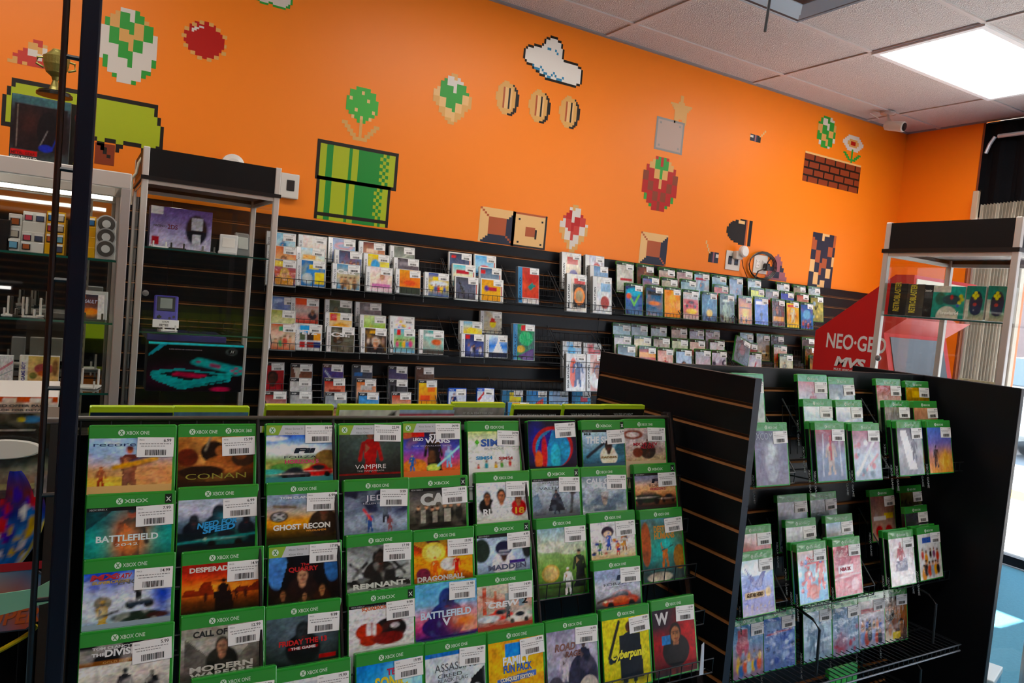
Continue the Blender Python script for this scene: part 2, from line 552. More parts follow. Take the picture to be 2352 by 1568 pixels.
def cover_mesh(kind, spec, titles=(), nx=20, seed=1, band='one', wrap=False, spine='14161a', spine_text=None, vis=0.0):
    """printed insert: art, band, lettering and the spine on the case's near side"""
    w, h, t, c, style = KINDS[kind]
    mb = MB()
    y = -.0007
    mt = 'wrapped_cover' if wrap else 'printed_cover'
    e = .003
    x0, x1, z0, z1 = -w / 2 + .0015, w / 2 - .006, .0045, h - .004
    fine = nx >= 30
    if vis:
        z0 = h * vis
        base = [o_ for o_ in spec.split(';') if o_.startswith('g')][0].split()
        mb.quad([(x0, y, .0045), (x1, y, .0045), (x1, y, z0), (x0, y, z0)], base[1], mt)
    if style is None and kind == 'lime': z1 = h - .010
    if style == 'one' or style == 'old':
        bh = .0185 if style == 'one' else .016
        bc = '35913a' if style == 'one' else '26382a'
        if band == 'series':
            mb.quad([(x0, y, z1 - bh), (x0 + .03, y, z1 - bh), (x0 + .03, y, z1), (x0, y, z1)], '8fb53c', mt)
            mb.quad([(x0 + .022, y - .0001, z1 - bh), (x1 - .03, y - .0001, z1 - bh), (x1 - .022, y - .0001, z1), (x0 + .03, y - .0001, z1)], 'c9ccd0', mt)
            if fine:
                orb(mb, x0 + .011, z1 - bh / 2, .006, y - .0003)
                text(mb, 'Xbox Series X', (x0 + .034, y - .0003, z1 - bh * .45), .0038, '6a7070', w=.034, bold=0)
                text(mb, 'Xbox One', (x0 + .034, y - .0003, z1 - bh * .9), .0038, '6a7070', w=.026, bold=0)
            z1 -= 0
            picture(mb, spec, x0, z0, x1, z1 - .0, y + .0003, nx, seed, mt)
            z1 -= bh
        elif band == 'bare':
            picture(mb, spec, x0 - .0015, z0 - .002, x1 + .004, z1 + .003, y, nx, seed, mt)
        else:
            mb.quad([(x0, y, z1 - bh), (x1 + .002, y, z1 - bh), (x1 + .002, y, z1), (x0, y, z1)], bc, mt)
            word = {'one': 'XBOX ONE', 'x': 'XBOX', 'duo': 'XBOX ONE'}[band]
            if style == 'old': word = 'XBOX'
            cx = 0.0 if band != 'duo' else -.02
            if nx >= 12:
                text(mb, word, (cx - .012 if band != 'duo' else cx - .018, y - .0003, z1 - bh * .68), .0062, 'cfe6cf', w=.036, bold=.015)
                orb(mb, cx - .019 if band != 'duo' else cx - .024, z1 - bh * .5, .0052, y - .0003)
                if band == 'duo':
                    text(mb, 'XBOX 360', (.024, y - .0003, z1 - bh * .6), .0062, 'cfe6cf', w=.034, bold=.015)
                    orb(mb, .017, z1 - bh * .45, .0052, y - .0003)
            if band == 'x' and fine:
                mb.quad([(x1 - .012, y - .0002, z1 - bh * .9), (x1 - .001, y - .0002, z1 - bh * .9), (x1 - .001, y - .0002, z1 - .001), (x1 - .012, y - .0002, z1 - .001)], '1c2a20', mt)
                text(mb, 'X', (x1 - .0065, y - .0004, z1 - bh * .7), .0075, 'e0e8e0', align='c')
            picture(mb, spec, x0, z0, x1, z1 - bh, y, nx, seed, mt)
            if band == 'x' and fine:
                mb.quad([(x0, y - .0002, z1 - bh - .006), (x1, y - .0002, z1 - bh - .006), (x1, y - .0002, z1 - bh), (x0, y - .0002, z1 - bh)], '15181a', mt)
                text(mb, 'XBOX SERIES X', (x0 + .004, y - .0004, z1 - bh - .0045), .003, 'c0c4c4', w=.026, bold=0)
            z1 -= bh
    elif style in ('ds', 'cd', 'sat'):
        sw = {'ds': .02, 'cd': .026, 'sat': .026}[style]
        sc = {'ds': 'e6e8ea', 'cd': '2f7fb4', 'sat': 'd9dad8'}[style]
        x1 = w / 2 - .004
        mb.quad([(x0, y, z0), (x0 + sw, y, z0), (x0 + sw, y, z1), (x0, y, z1)], sc, mt)
        tx = {'ds': 'NINTENDO DS', 'cd': 'SEGA CD', 'sat': 'SEGA SATURN'}[style]
        tc = {'ds': '777c82', 'cd': '0f3c5c', 'sat': '34383e'}[style]
        text(mb, tx, (x0 + sw * .72, y - .0003, z0 + (h * .12 if style == 'ds' else h * .06)), sw * .45, tc, w=h * (.6 if style == 'ds' else .62), rot=math.pi / 2, bold=.03)
        picture(mb, spec, x0 + sw, z0, x1, z1, y, nx, seed, mt)
    elif style == 'dsw':
        picture(mb, spec, x0 + .004, z0 + .004, x1 - .012, z1 - .003, y, nx, seed, mt)
        mb.quad([(x1 - .009, y, z0 + .03), (x1 - .004, y, z0 + .03), (x1 - .004, y, z1 - .01), (x1 - .009, y, z1 - .01)], 'c2453e', mt)
    elif style == 'psp' or style == 'vita':
        bh = .014
        mb.quad([(x0, y, z1 - bh), (x1 + .003, y, z1 - bh), (x1 + .003, y, z1), (x0, y, z1)], '2d2f33' if style == 'psp' else '1c58c4', mt)
        text(mb, 'PSP' if style == 'psp' else 'PS4', (x0 + .006, y - .0003, z1 - bh * .75), .007, 'cfd2d4', w=.022)
        picture(mb, spec, x0, z0, x1 + .003, z1 - bh, y, nx, seed, mt)
    else:
        picture(mb, spec, x0, z0, x1 + .004, z1, y, nx, seed, mt)
    # spine on the side, wrapped round the edge
    mb.quad([(-w / 2 - .0004, t - .001, .004), (-w / 2 - .0004, .001, .004), (-w / 2 - .0004, .001, z1), (-w / 2 - .0004, t - .001, z1)], spine, mt)
    if spine_text:
        text(mb, spine_text, (-w / 2 - .0008, t * .75, h * .2), t * .45, 'c8ccd0', w=h * .45, right=(0, -1, 0), rot=-math.pi / 2)
    A, B = x0, z0
    Wd, Ht = (x1 - x0), (z1 - z0)
    for T in titles:
        s, u, v, hh, cc = T[:5]
        o = T[5] if len(T) > 5 else {}
        text(mb, s, (A + u * Wd, y - .0006, B + v * Ht), hh * Ht, cc, w=(o['w'] * Wd if 'w' in o else None), align=o.get('al', 'c'),
             bold=o.get('b', .04), shear=o.get('sh', 0), rot=o.get('rot', 0))
    return mb.mesh('cover')


def put_case(kind, mesh, P, tilt, label, group, price, cat='video game', name='game_case', yaw=0.0, sticker=True, roll=0.0, small=False, sx=0.0, sz=0.0):
    """case whose upper near corner (seen from the aisle) is at P, leaning back by tilt degrees"""
    w, h, t, c, style = KINDS[kind]
    o = bpy.data.objects.new(name, case_mesh(kind))
    col.objects.link(o)
    R = Matrix.Rotation(math.radians(yaw), 3, 'Z') @ Matrix.Rotation(-math.radians(tilt), 3, 'X') @ Matrix.Rotation(math.radians(roll), 3, 'Y')
    O = Vector(P) - R @ Vector((-w / 2, 0, h))
    o.matrix_world = Matrix.Translation(O) @ R.to_4x4()
    tag(o, label, cat, group)
    cv = bpy.data.objects.new('cover', mesh)
    col.objects.link(cv)
    cv.parent = o
    if sticker:
        st = bpy.data.objects.new('price_sticker', sticker_mesh(price, small))
        col.objects.link(st)
        st.parent = o
        z = h - .0045
        if style == 'one': z = h - (.0225 if not sz else sz)
        elif style in ('old',): z = h - .012
        st.location = (w / 2 - .0045 + sx, -.0016, z)
        st.rotation_euler = (0, math.radians(random.Random(label).uniform(-2.5, 2.5)), 0)
    return o

# ================================================================== THE ROOM
WY, WX, CH = 3.63, 5.55, 3.063      # orange wall plane, window wall plane, ceiling height
ORANGE = 'fa8410'
struct('floor', MB().box((-3.3, -3.5, -.05), (WX, WY, 0), '5f9db8', 'carpet'))
struct('wall_left', MB().box((-3.3, WY, 0), (WX + .2, WY + .12, CH + .1), ORANGE, 'wall_paint'))
struct('wall_rear', MB().box((-3.4, -3.6, 0), (WX + .2, -3.5, CH + .1), ORANGE, 'wall_paint'))
struct('wall_far', MB().box((-3.4, -3.5, 0), (-3.3, WY + .12, CH + .1), ORANGE, 'wall_paint'))
struct('wall_right', MB().box((WX, 3.05, 0), (WX + .2, WY, CH + .1), ORANGE, 'wall_paint'))
struct('trim_1', MB().box((WX, 3.035, 0), (WX + .18, 3.052, CH), '8e4b28', 'raw_board'))
GX, GY = 2.582, 3.364

ct = MB()
ct.box((-3.3, -3.5, CH + .006), (WX, WY, CH + .06), 'cbc2bd', 'ceiling_tile')
struct('ceiling', ct)
tb = MB()
for k in range(-5, 4):
    x = GX + 1.219 * k
    if -3.3 < x < WX: tb.box((x - .012, -3.5, CH - .002), (x + .012, WY, CH + .007), 'c8bfba', 'matte_paint')
for k in range(0, 12):
    y = GY - .6096 * k
    tb.box((-3.3, y - .012, CH - .0015), (WX, y + .012, CH + .007), 'c8bfba', 'matte_paint')
tb.box((-3.3, WY - .024, CH - .003), (WX, WY, CH + .007), '8c8a8c', 'matte_paint')
tb.box((WX - .024, -3.5, CH - .003), (WX, WY, CH + .007), '8c8a8c', 'matte_paint')
struct('trim_2', tb)

for n, (kx, ky) in enumerate([(1, 1), (-1, 1), (-3, 1), (1, 5), (-1, 5), (-3, 5)]):
    x, y = GX + 1.219 * kx, GY - .6096 * (ky + 1)
    t = empty('ceiling_light', (x, y, CH - .012))
    MB().box((.0, 0, 0), (1.219, .03, .014), 'e8e8e8').box((0, .58, 0), (1.219, .61, .014), 'e8e8e8').box((0, .03, 0), (.03, .58, .014), 'e8e8e8').box((1.189, .03, 0), (1.219, .58, .014), 'e8e8e8').obj('frame', t)
    MB().bbox((.028, .028, .001), (1.191, .582, .011), LAMPC, 'lamp_panel', r=.003).obj('diffuser', t)
    tag(t, 'bright white rectangular light panel set in the tiled ceiling' if n == 0 else ['', 'lit ceiling panel over the first slatwall cases', 'lit ceiling panel over the white framed cabinet', 'lit ceiling panel over the aisle by the window', 'lit ceiling panel over the middle of the aisle', 'lit ceiling panel over the far end of the aisle'][n], 'ceiling light', 'ceiling light panels')

# supply air vent with nested louvres
t = empty('ceiling_vent', (2.86, 2.45, CH))
for i, (s, z) in enumerate([(.30, -.004), (.235, -.022), (.165, -.038)]):
    f = MB()
    s2 = s - .05
    for a in range(4):
        Mr = Matrix.Rotation(a * math.pi / 2, 4, 'Z')
        p = [Vector((-s, -s, z)), Vector((s, -s, z)), Vector((s2, -s2, z + .022)), Vector((-s2, -s2, z + .022))]
        q = [v + Vector((0, 0, .004)) for v in p]
        f.add([Mr @ v for v in p + q], [(0, 1, 2, 3), (7, 6, 5, 4), (0, 4, 5, 1), (1, 5, 6, 2), (2, 6, 7, 3), (3, 7, 4, 0)], 'a9b4bd', 'matte_paint')
    f.obj('louvre', t)
MB().box((-.3, -.3, .0), (.3, .3, .004), '3c3f44').obj('backing', t)
tag(t, 'square grey air vent with stepped louvres in the ceiling', 'air vent')

# thin rod hanging from the ceiling
o = MB().tube([(2.14, 2.0, CH), (2.14, 2.0, 2.9), (2.143, 2.0, 2.7), (2.136, 2.0, 2.56)], .0055, '2b2c30', 'wire', n=8).obj('hanging_rod')
tag(o, 'thin dark rod hanging down from the ceiling beside the air vent', 'rod')

# security camera
P = at(2035, 296, Y=3.38)
t = empty('security_camera', (P.x, P.y, CH))
MB().lathe([(.05, 0), (.05, -.012), (.03, -.02)], 'c9c6c2').obj('mount', t)
MB().tube([(0, 0, -.015), (0, -.01, -.05), (.0, -.03, -.075)], .01, 'c0bcb8', 'plastic', n=8).obj('bracket', t)
QC = Matrix.Translation((.01, -.06, -.105)) @ Vector((.12, -.96, -.2)).to_track_quat('Z', 'Y').to_matrix().to_4x4()
b = MB().lathe([(.02, -.075), (.033, -.065), (.037, .06), (.034, .066)], 'c4bcb4', 'plastic', n=24)
MB().merge(b, QC).obj('housing', t)
l = MB().lathe([(.028, .066), (.028, .07), (.012, .071)], '101114', 'plastic', n=20)
MB().merge(l, QC).obj('lens', t)
MB().tube([(.0, .02, -.004), (-.09, .05, -.006), (-.14, .04, -.03), (-.08, .01, -.06)], .003, 'b9b4b0', 'plastic').obj('cable', t)
tag(t, 'small white bullet security camera under the ceiling by the room corner', 'security camera')

# ------------------------------------------------------------------ slatted display board
TAN, BLK = '94602f', '0d0e12'


def slats(mb, o, right, out, width, z0, z1, grooves, T=.02, back=True):
    """board standing on (o, right), its face T in front of o along out, with grooves cut along it"""
    O, R, D = Vector((o[0], o[1], 0)), Vector(right), Vector(out)

    def P(u, d, z): return O + R * u + D * d + Vector((0, 0, z))

    def strip(da, za, db, zb, c, m): mb.quad([P(0, da, za), P(width, da, za), P(width, db, zb), P(0, db, zb)], c, m)
    g = sorted([q for q in grooves if z0 + .02 < q < z1 - .02])
    zc = z0
    dd = .0085
    for q in g:
        strip(T, zc, T, q - .003, BLK, 'laminate')
        strip(T, q - .003, T - dd, q + .0015, TAN, 'raw_board')
        strip(T - dd, q + .0015, T - dd, q + .007, '3a2415', 'raw_board')
        strip(T - dd, q + .007, T, q + .010, '7a4c2a', 'raw_board')
        zc = q + .010
    strip(T, zc, T, z1, BLK, 'laminate')
    strip(T, z1, 0, z1, '2a1a12', 'raw_board')
    strip(0, z0, T, z0, BLK, 'laminate')
    if back: strip(0, z1, 0, z0, BLK, 'laminate')
    for u in (0, width):
        mb.quad([P(u, 0, z0), P(u, T, z0), P(u, T, z1), P(u, 0, z1)], '1b2230', 'laminate')


SF = 3.608      # face of the wall slat board
wg = [1.423 + .0762 * k for k in range(-18, 5)]
for n, (a, b) in enumerate([(-3.0, .35), (.35, 2.72), (2.72, 5.27)]):
    s = MB()
    slats(s, (a, WY - .0015, 0), (1, 0, 0), (0, -1, 0), b - a - .001, .08, 1.79, wg, T=WY - .0015 - SF)
    o = s.obj('slatwall_panel')
    tag(o, ['black slatwall panel on the orange wall behind the glass display cabinet', 'black slatwall panel holding the white handheld game cases',
            'black slatwall panel under the wall outlets and tape decals, running to the corner'][n], 'slatwall', 'slatwall boards on the orange wall')

s = MB()
slats(s, (-3.2, -3.498, 0), (1, 0, 0), (0, 1, 0), 8.6, .08, 1.95, wg, T=.02)
tag(s.obj('slatwall_panel'), 'black slatwall panel on the wall opposite, seen only in reflections', 'slatwall')
# ------------------------------------------------------------------ H-shaped gondola
gg = [1.2967 - .0745 * k for k in range(0, 16)]
gt = empty('gondola_shelf', (1.395, 1.51, 0))
tag(gt, 'free-standing black slatwall gondola with two side wings and racks of green cases', 'display gondola')
gx, gy = 1.395, 1.51
s = MB()
slats(s, (-.0, -.30, 0), (0, 1, 0), (-1, 0, 0), .60, .05, 1.366, gg, T=.011)
slats(s, (.0, -.30, 0), (0, 1, 0), (1, 0, 0), .60, .05, 1.366, gg, T=.011)
s.obj('side_wing', gt)
s = MB()
slats(s, (.012, .03, 0), (1, 0, 0), (0, -1, 0), 1.19, .05, 1.364, gg, T=.011)
slats(s, (.012, .03, 0), (1, 0, 0), (0, 1, 0), 1.19, .05, 1.364, gg, T=.011)
s.obj('centre_panel', gt)
s = MB()
s.bbox((1.204, -.30, .05), (1.226, .30, 1.364), BLK, 'laminate', r=.002)
s.obj('side_wing', gt)
MB().box((.0, -.29, 0), (1.22, .29, .05), '0c0d10', 'laminate').obj('base_deck', gt)

# ------------------------------------------------------------------ glass display towers
def tower(loc, rz, label, w=.49, d=.46, H=1.93, shelves=(1.572, 1.258, .93), lamp='case_lamp', bh=.42):
    t = empty('display_tower', loc, rz)
    p = .022
    for (x, y) in ((0, 0), (w - p, 0), (0, d - p), (w - p, d - p)):
        MB().bbox((x, y, .0), (x + p, y + p, H), 'cfcbc4', 'aluminium', r=.003).obj('post', t)
    hd = MB()
    for a in ((p, .002, w - p, .014), (p, d - .014, w - p, d - .002), (.002, p, .014, d - p), (w - .014, p, w - .002, d - p)):
        hd.box((a[0], a[1], H - .104), (a[2], a[3], H - .003), '0e0c0d', 'laminate')
    hd.box((.004, .004, H - .104), (w - .004, d - .004, H - .1), '75706c', 'aluminium')
    hd.obj('header', t)
    MB().box((-.004, -.004, H - .118), (w + .004, p * .6, H - .1035), '0c0c0e', 'plastic').box((-.004, d - p * .6, H - .118), (w + .004, d + .004, H - .1035), '0c0c0e', 'plastic') \
        .box((-.004, p * .6, H - .118), (p * .6, d - p * .6, H - .1035), '0c0c0e', 'plastic').box((w - p * .6, p * .6, H - .118), (w + .004, d - p * .6, H - .1035), '0c0c0e', 'plastic').obj('header_band', t)
    MB().box((p, .004, H - .132), (w - p, .014, H - .118), 'cfcbc4', 'aluminium').box((p, d - .014, H - .132), (w - p, d - .004, H - .118), 'cfcbc4', 'aluminium') \
        .box((.004, p, H - .132), (.014, d - p, H - .118), 'cfcbc4', 'aluminium').box((w - .014, p, H - .132), (w - .004, d - p, H - .118), 'cfcbc4', 'aluminium').obj('top_rail', t)
    MB().box((.006, .006, .0), (w - .006, d - .006, bh), '121214', 'laminate').obj('base', t)
    for a in ((p, .006, w - p, .010), (p, d - .010, w - p, d - .006), (.006, p, .010, d - p), (w - .010, p, w - .006, d - p)):
        MB().box((a[0], a[1], bh), (a[2], a[3], H - .125), 'ffffff', 'glass').obj('glass_panel', t)
    for z in shelves:
        s = MB().box((.014, .018, z - .006), (w - .014, d - .018, z), 'ffffff', 'glass').obj('glass_shelf', t)
        MB().box((.016, .0165, z - .006), (w - .016, .018, z), '1e4f48', 'glass_edge').box((.0125, .018, z - .006), (.014, d - .02, z), '1e4f48', 'glass_edge').obj('polished_edge', s)
    for (x, y) in ((w * .3, d * .42), (w * .72, d * .42)):
        r = MB().lathe([(.034, H - .1045), (.034, H - .109), (.024, H - .111), (.022, H - .106)], 'b9b6b2', 'aluminium', o=(x, y, 0)).obj('downlight', t)
        MB().lathe([(.018, H - .1055), (.018, H - .1085)], (1, .95, .85) if lamp == 'case_lamp' else 'b0b0b0', lamp, o=(x, y, 0), n=14).obj('lamp_lens', r)
    lk = MB().lathe([(.011, -.001), (.011, -.008), (.005, -.009), (.005, -.012)], '8a8a8c', 'aluminium', o=(.035, 0, 1.4), axis='y').obj('lock', t)
    return tag(t, label, 'display cabinet')


T1, T2 = (.19, 3.05), (2.72, 1.82)
tower((T1[0], T1[1], 0), 0, 'lit glass display tower with black header beside the white framed cabinet')
tower((T2[0], T2[1], 0), -math.pi / 2, 'glass display tower with black header standing behind the black gondola by the window', shelves=(1.572, 1.16, .8), lamp='aluminium', bh=.1)

# ------------------------------------------------------------------ wide glass counter cabinet on the left
CBX0, CBX1, CBY = -1.15, .145, 2.8
t = empty('glass_cabinet', (CBX0, CBY, 0))
W_, D_, H_ = CBX1 - CBX0, .42, 1.797
for x in (0, W_ - .028):
    MB().bbox((x, 0, .85), (x + .028, .03, H_ - .05), 'b8b2ae', 'aluminium', r=.002).obj('post', t)
    MB().bbox((x, D_ - .03, .85), (x + .028, D_, H_ - .05), 'b8b2ae', 'aluminium', r=.002).obj('post', t)
MB().bbox((0, 0, H_ - .052), (W_, .034, H_), 'd9d3cb', 'aluminium', r=.003).bbox((0, D_ - .034, H_ - .052), (W_, D_, H_), 'd9d3cb', 'aluminium', r=.003) \
    .bbox((0, .034, H_ - .05), (.034, D_ - .034, H_), 'd9d3cb', 'aluminium', r=.003).bbox((W_ - .034, .034, H_ - .05), (W_, D_ - .034, H_), 'd9d3cb', 'aluminium', r=.003).obj('top_frame', t)
MB().box((.03, .03, H_ - .012), (W_ - .03, D_ - .03, H_ - .004), 'ffffff', 'glass').obj('glass_top', t)
MB().box((.028, .010, .86), (W_ - .028, .015, H_ - .05), 'ffffff', 'glass').obj('glass_front', t)
MB().box((W_ - .018, .03, .86), (W_ - .012, D_ - .03, H_ - .05), 'ffffff', 'glass').obj('glass_side', t)
MB().box((.028, D_ - .03, .86), (W_ - .028, D_ - .025, H_ - .05), (.55, .58, .56), 'mirror').obj('mirror_back', t)
MB().bbox((0, 0, 0), (W_, D_, .86), '101114', 'laminate', r=.004).obj('base', t)
lt = MB().tube([(.05, .06, H_ - .085), (W_ - .05, .06, H_ - .085)], .007, (1, .93, .8), 'tube_lamp', n=12).obj('light_tube', t)
lt2 = MB().tube([(.05, .05, 1.365), (W_ - .36, .05, 1.365)], .006, (1, .9, .9), 'led_strip', n=10).obj('light_tube', t)
for z in (1.508, 1.299, 1.062):
    s = MB().box((.02, .03, z - .007), (W_ - .03, D_ - .05, z), 'ffffff', 'glass').obj('glass_shelf', t)
    MB().box((.02, .028, z - .007), (W_ - .03, .03, z), '1f5a4c', 'glass_edge').obj('polished_edge', s)
for x in (W_ - .12, W_ - .66):
    m_ = MB().box((x, D_ - .055, .87), (x + .018, D_ - .032, H_ - .06), '8e897c', 'aluminium')
    for k in range(28): m_.box((x + .006, D_ - .0562, .9 + k * .031), (x + .012, D_ - .0549, .915 + k * .031), '1a1a18', 'matte_paint')
    m_.obj('shelf_standard', t)
tag(t, 'wide white framed glass cabinet with lit shelves of cartridges and boxes', 'display cabinet')

# ------------------------------------------------------------------ window wall, blinds and what stands outside
win = MB()
for y in (3.035, 2.42, 1.2, -.1, -1.4, -2.7, -3.48):
    win.box((WX + .04, y - .03, .06), (WX + .12, y + .0, CH - .55), 'd7dade', 'aluminium')
win.box((WX + .04, -3.5, .0), (WX + .13, 3.035, .06), '16181c', 'aluminium')
win.box((WX + .04, -3.5, CH - .6), (WX + .12, 3.035, CH - .55), 'd7dade', 'aluminium')
win.obj('window_frame')['kind'] = 'structure'
g = MB()
ys = (3.035, 2.42, 1.2, -.1, -1.4, -2.7, -3.48)
for a, b in zip(ys[:-1], ys[1:]): g.box((WX + .075, b, .06), (WX + .08, a - .03, CH - .6), 'ffffff', 'window_glass')
g.obj('window_1')['kind'] = 'structure'
struct('wall_right_header', MB().box((WX + .02, -3.5, CH - .56), (WX + .2, 3.035, CH), '0d0e12', 'cloth'))
# black fabric drape with its rail
t = empty('window_drape', (WX - .03, 2.9, 0))
dr = MB()
n = 70
V = []
for k in range(n + 1):
    y = .12 - k * .03
    x = .018 * math.sin(k * 1.1) + .008 * math.sin(k * .37)
    V += [(x, y, CH - .02), (x * 1.2, y, 2.38)]
dr.add(V, [(2 * k, 2 * k + 1, 2 * k + 3, 2 * k + 2) for k in range(n)], '0b0c10', 'cloth')
dr.obj('fabric', t)
MB().tube([(-.05, .0, 2.93), (-.05, -1.9, 2.93)], .014, 'b4bcc8', 'aluminium', n=10).obj('rail', t)
MB().tube([(-.05, .02, 2.93), (-.05, .05, 2.88), (-.05, .07, 2.82)], .012, 'c4ccd8', 'aluminium', n=8).obj('rail_end', t)
tag(t, 'black fabric drape hanging from a steel rail over the shop window', 'curtain')
t = empty('vertical_blind', (WX - .12, 2.93, 0))
for k in range(16):
    y = -k * .021
    sl = MB()
    h0 = .95 + .0 * k
    sl.add([(-.035, y - .012, h0), (.035, y, h0), (.035, y, 2.45 + k * .001), (-.035, y - .012, 2.45 + k * .001), (-.034, y - .010, h0), (.036, y + .002, h0), (.036, y + .002, 2.45), (-.034, y - .010, 2.45)],
           [(0, 1, 2, 3), (7, 6, 5, 4), (0, 4, 5, 1), (3, 2, 6, 7), (0, 3, 7, 4), (1, 5, 6, 2)], 'b3a998' if k % 5 else 'd8cfbf', 'cloth')
    sl.obj('slat', t)
tag(t, 'stack of beige vertical blind slats gathered at the window edge', 'window blind')
bx = MB().bbox((0, 0, 0), (.03, .04, .2), 'b9a890', 'plastic', r=.004)
bx.tube([(.015, -.002, .2), (.015, -.006, .2)], .006, '30281e', 'plastic')
bx.obj('bracket', t, (.03, .05, 1 + 1.36))

struct('pavement', MB().box((WX + .01, -14, -.08), (8.6, 14, -.02), 'c9cacb', 'concrete'))
struct('kerb', MB().box((8.1, -14, -.1), (8.6, 14, -.019), 'd8a428', 'concrete'))
struct('parking_lot', MB().box((8.75, -30, -.2), (40, 30, -.08), '8a8d92', 'asphalt'))
# added unseen canopy blocking the sun; its open bay shapes the floor sun patch
cn = MB()
A0, A1, B0, B1 = 5.97, 6.47, 1.97, 2.5
for lo, hi in (((WX + .2, -9, 3.2), (A0, 9, 3.3)), ((A1, -9, 3.2), (7.45, 9, 3.3)), ((A0, -9, 3.2), (A1, B0, 3.3)), ((A0, B1, 3.2), (A1, 9, 3.3))):
    cn.box(lo, hi, 'a8a29a', 'concrete')
struct('added_canopy', cn)
struct('building_wall', MB().box((26, -30, -.2), (27, 30, 6.5), '9a7f78', 'brickwork').box((25.9, -8, .2), (26, -3, 2.6), '39434f', 'laminate').box((25.9, -1, .2), (26, 3, 2.6), '39434f', 'laminate').box((25.8, -30, 3.2), (26, 30, 3.9), 'c9c3bb', 'concrete'))
for k, y in enumerate((3.6, -1.0)):
    o = MB().bbox((7.2, y - .09, -.08), (7.38, y + .09, 3.2), 'b5643c', 'brickwork', r=.01).obj('canopy_post')
    tag(o, ['square reddish canopy post outside, level with the blind slats', 'square reddish canopy post outside, in front of the white car'][k], 'post', 'canopy posts')

def car(loc, colr, label):
    t = empty('car', loc, math.pi / 2)
    L = 4.4
    prof = [(-2.2, .35), (-2.18, .72), (-1.95, .86), (-1.2, .95), (-.55, 1.38), (.75, 1.45), (1.55, 1.02), (2.1, .92), (2.2, .6), (2.18, .32), (1.7, .22), (-1.7, .22)]
    b = MB()
    bm = bmesh.new()
    vs = [bm.verts.new((x, -.85, z)) for x, z in prof]
    bm.faces.new(vs)
    r = bmesh.ops.extrude_face_region(bm, geom=bm.faces[:])
    for v in r['geom']:
        if isinstance(v, bmesh.types.BMVert): v.co.y += 1.7
    for v in bm.verts:
        if v.co.z > 1.1: v.co.y *= .78
    bmesh.ops.bevel(bm, geom=bm.edges[:], offset=.07, segments=3, affect='EDGES')
    bm.verts.index_update()
    b.add([v.co[:] for v in bm.verts], [[v.index for v in f.verts] for f in bm.faces], colr, 'car_paint')
    bm.free()
    b.obj('car_body', t)
    w = MB()
    for s in (-1, 1):
        w.quad([(-1.05, s * .84, 1.0), (-.5, s * .69, 1.33), (.7, s * .69, 1.38), (1.3, s * .82, 1.04)], '18222c', 'car_paint')
    w.quad([(-1.24, -.72, .98), (-1.24, .72, .98), (-.62, .56, 1.375), (-.62, -.56, 1.375)], '2a3a48', 'car_paint')
    w.obj('window_glass', t)
    for x in (-1.38, 1.38):
        for y in (-.78, .78):
            wh = MB().lathe([(.32, y - .1), (.34, y - .06), (.34, y + .06), (.32, y + .1)], '141416', 'plastic', n=24, o=(x, 0, .34 - .02), axis='y').obj('wheel', t)
            MB().lathe([(.2, y - .11), (.2, y + .11)], '9a9da2', 'aluminium', n=16, o=(x, 0, .32), axis='y').obj('hub_cap', wh)
    for y in (-.6, .6):
        MB().bbox((-2.2, y - .2, .62), (-2.1, y + .2, .74), 'e8eef2', 'plastic', r=.02).obj('headlamp', t)
    MB().bbox((-2.22, -.36, .42), (-2.12, .36, .62), '202428', 'plastic', r=.02).obj('grille', t)
    return tag(t, label, 'car')


c1 = car((13.4, -1.9, -.08), 'e4e8ea', 'white parked car facing the shop outside the window')
c1.rotation_euler = (0, 0, 0)
c2 = car((14.0, 2.2, -.08), '56606c', 'grey parked car on the lot beyond the canopy posts')
c2.rotation_euler = (0, 0, 0)
c3 = car((13.5, 5.6, -.08), 'd8dcdf', 'pale silver car parked beside the grey one on the lot')
c3.rotation_euler = (0, 0, 0)

# ------------------------------------------------------------------ arcade cabinet side with lettering
t = empty('arcade_cabinet', (3.95, 2.6, 0))
pr = [(-.12, 0), (-.12, .75), (-.2, .95), (-.2, 1.1), (-.1, 1.2), (-.02, 1.5), (-.16, 1.6), (-.16, 1.83), (-.05, 1.83), (.43, 1.476), (.38, 0)]
MB().prism(pr, 0, .62, 'c01414', 'matte_paint', axis='x').obj('cabinet_body', t)
lt = MB()
def side(px, py): q = at(px, py, X=3.949); return q
q0, q1 = side(1897, 796), side(2034, 843)
text(lt, 'NEO·GEO', (-.001, q0.y - 2.6, q0.z), .09, 'd9d6d0', w=abs(q1.y - q0.y) * .97, right=(0, -1, 0), up=(0, 0, 1), bold=.02)
q0, q1 = side(1916, 838), side(1990, 851)
text(lt, 'MVS', (-.001, q0.y - 2.6, q0.z), .055, 'd9d6d0', w=abs(q1.y - q0.y) * .9, right=(0, -1, 0), up=(0, 0, 1), bold=.05, shear=.25)
text(lt, 'MULTI VIDEO SYSTEM', (-.001, q0.y - 2.6, q0.z - .028), .014, 'd9d6d0', w=abs(q1.y - q0.y) * .8, right=(0, -1, 0), up=(0, 0, 1), bold=.02)
lt.obj('side_lettering', t)
MB().box((.02, -.166, 1.62), (.6, -.161, 1.81), 'e8dcc8', 'paper').obj('marquee', t)
MB().prism([(-.098, 1.22), (-.03, 1.48), (-.02, 1.48), (-.088, 1.22)], .05, .57, '0a0c10', 'plastic', axis='x').obj('screen', t)
MB().prism([(-.34, .98), (-.34, 1.02), (-.2, 1.09), (-.2, .98)], .0, .62, '16171a', 'plastic', axis='x').obj('control_panel', t)
tag(t, 'red arcade machine with white side lettering standing behind the glass tower', 'arcade machine')

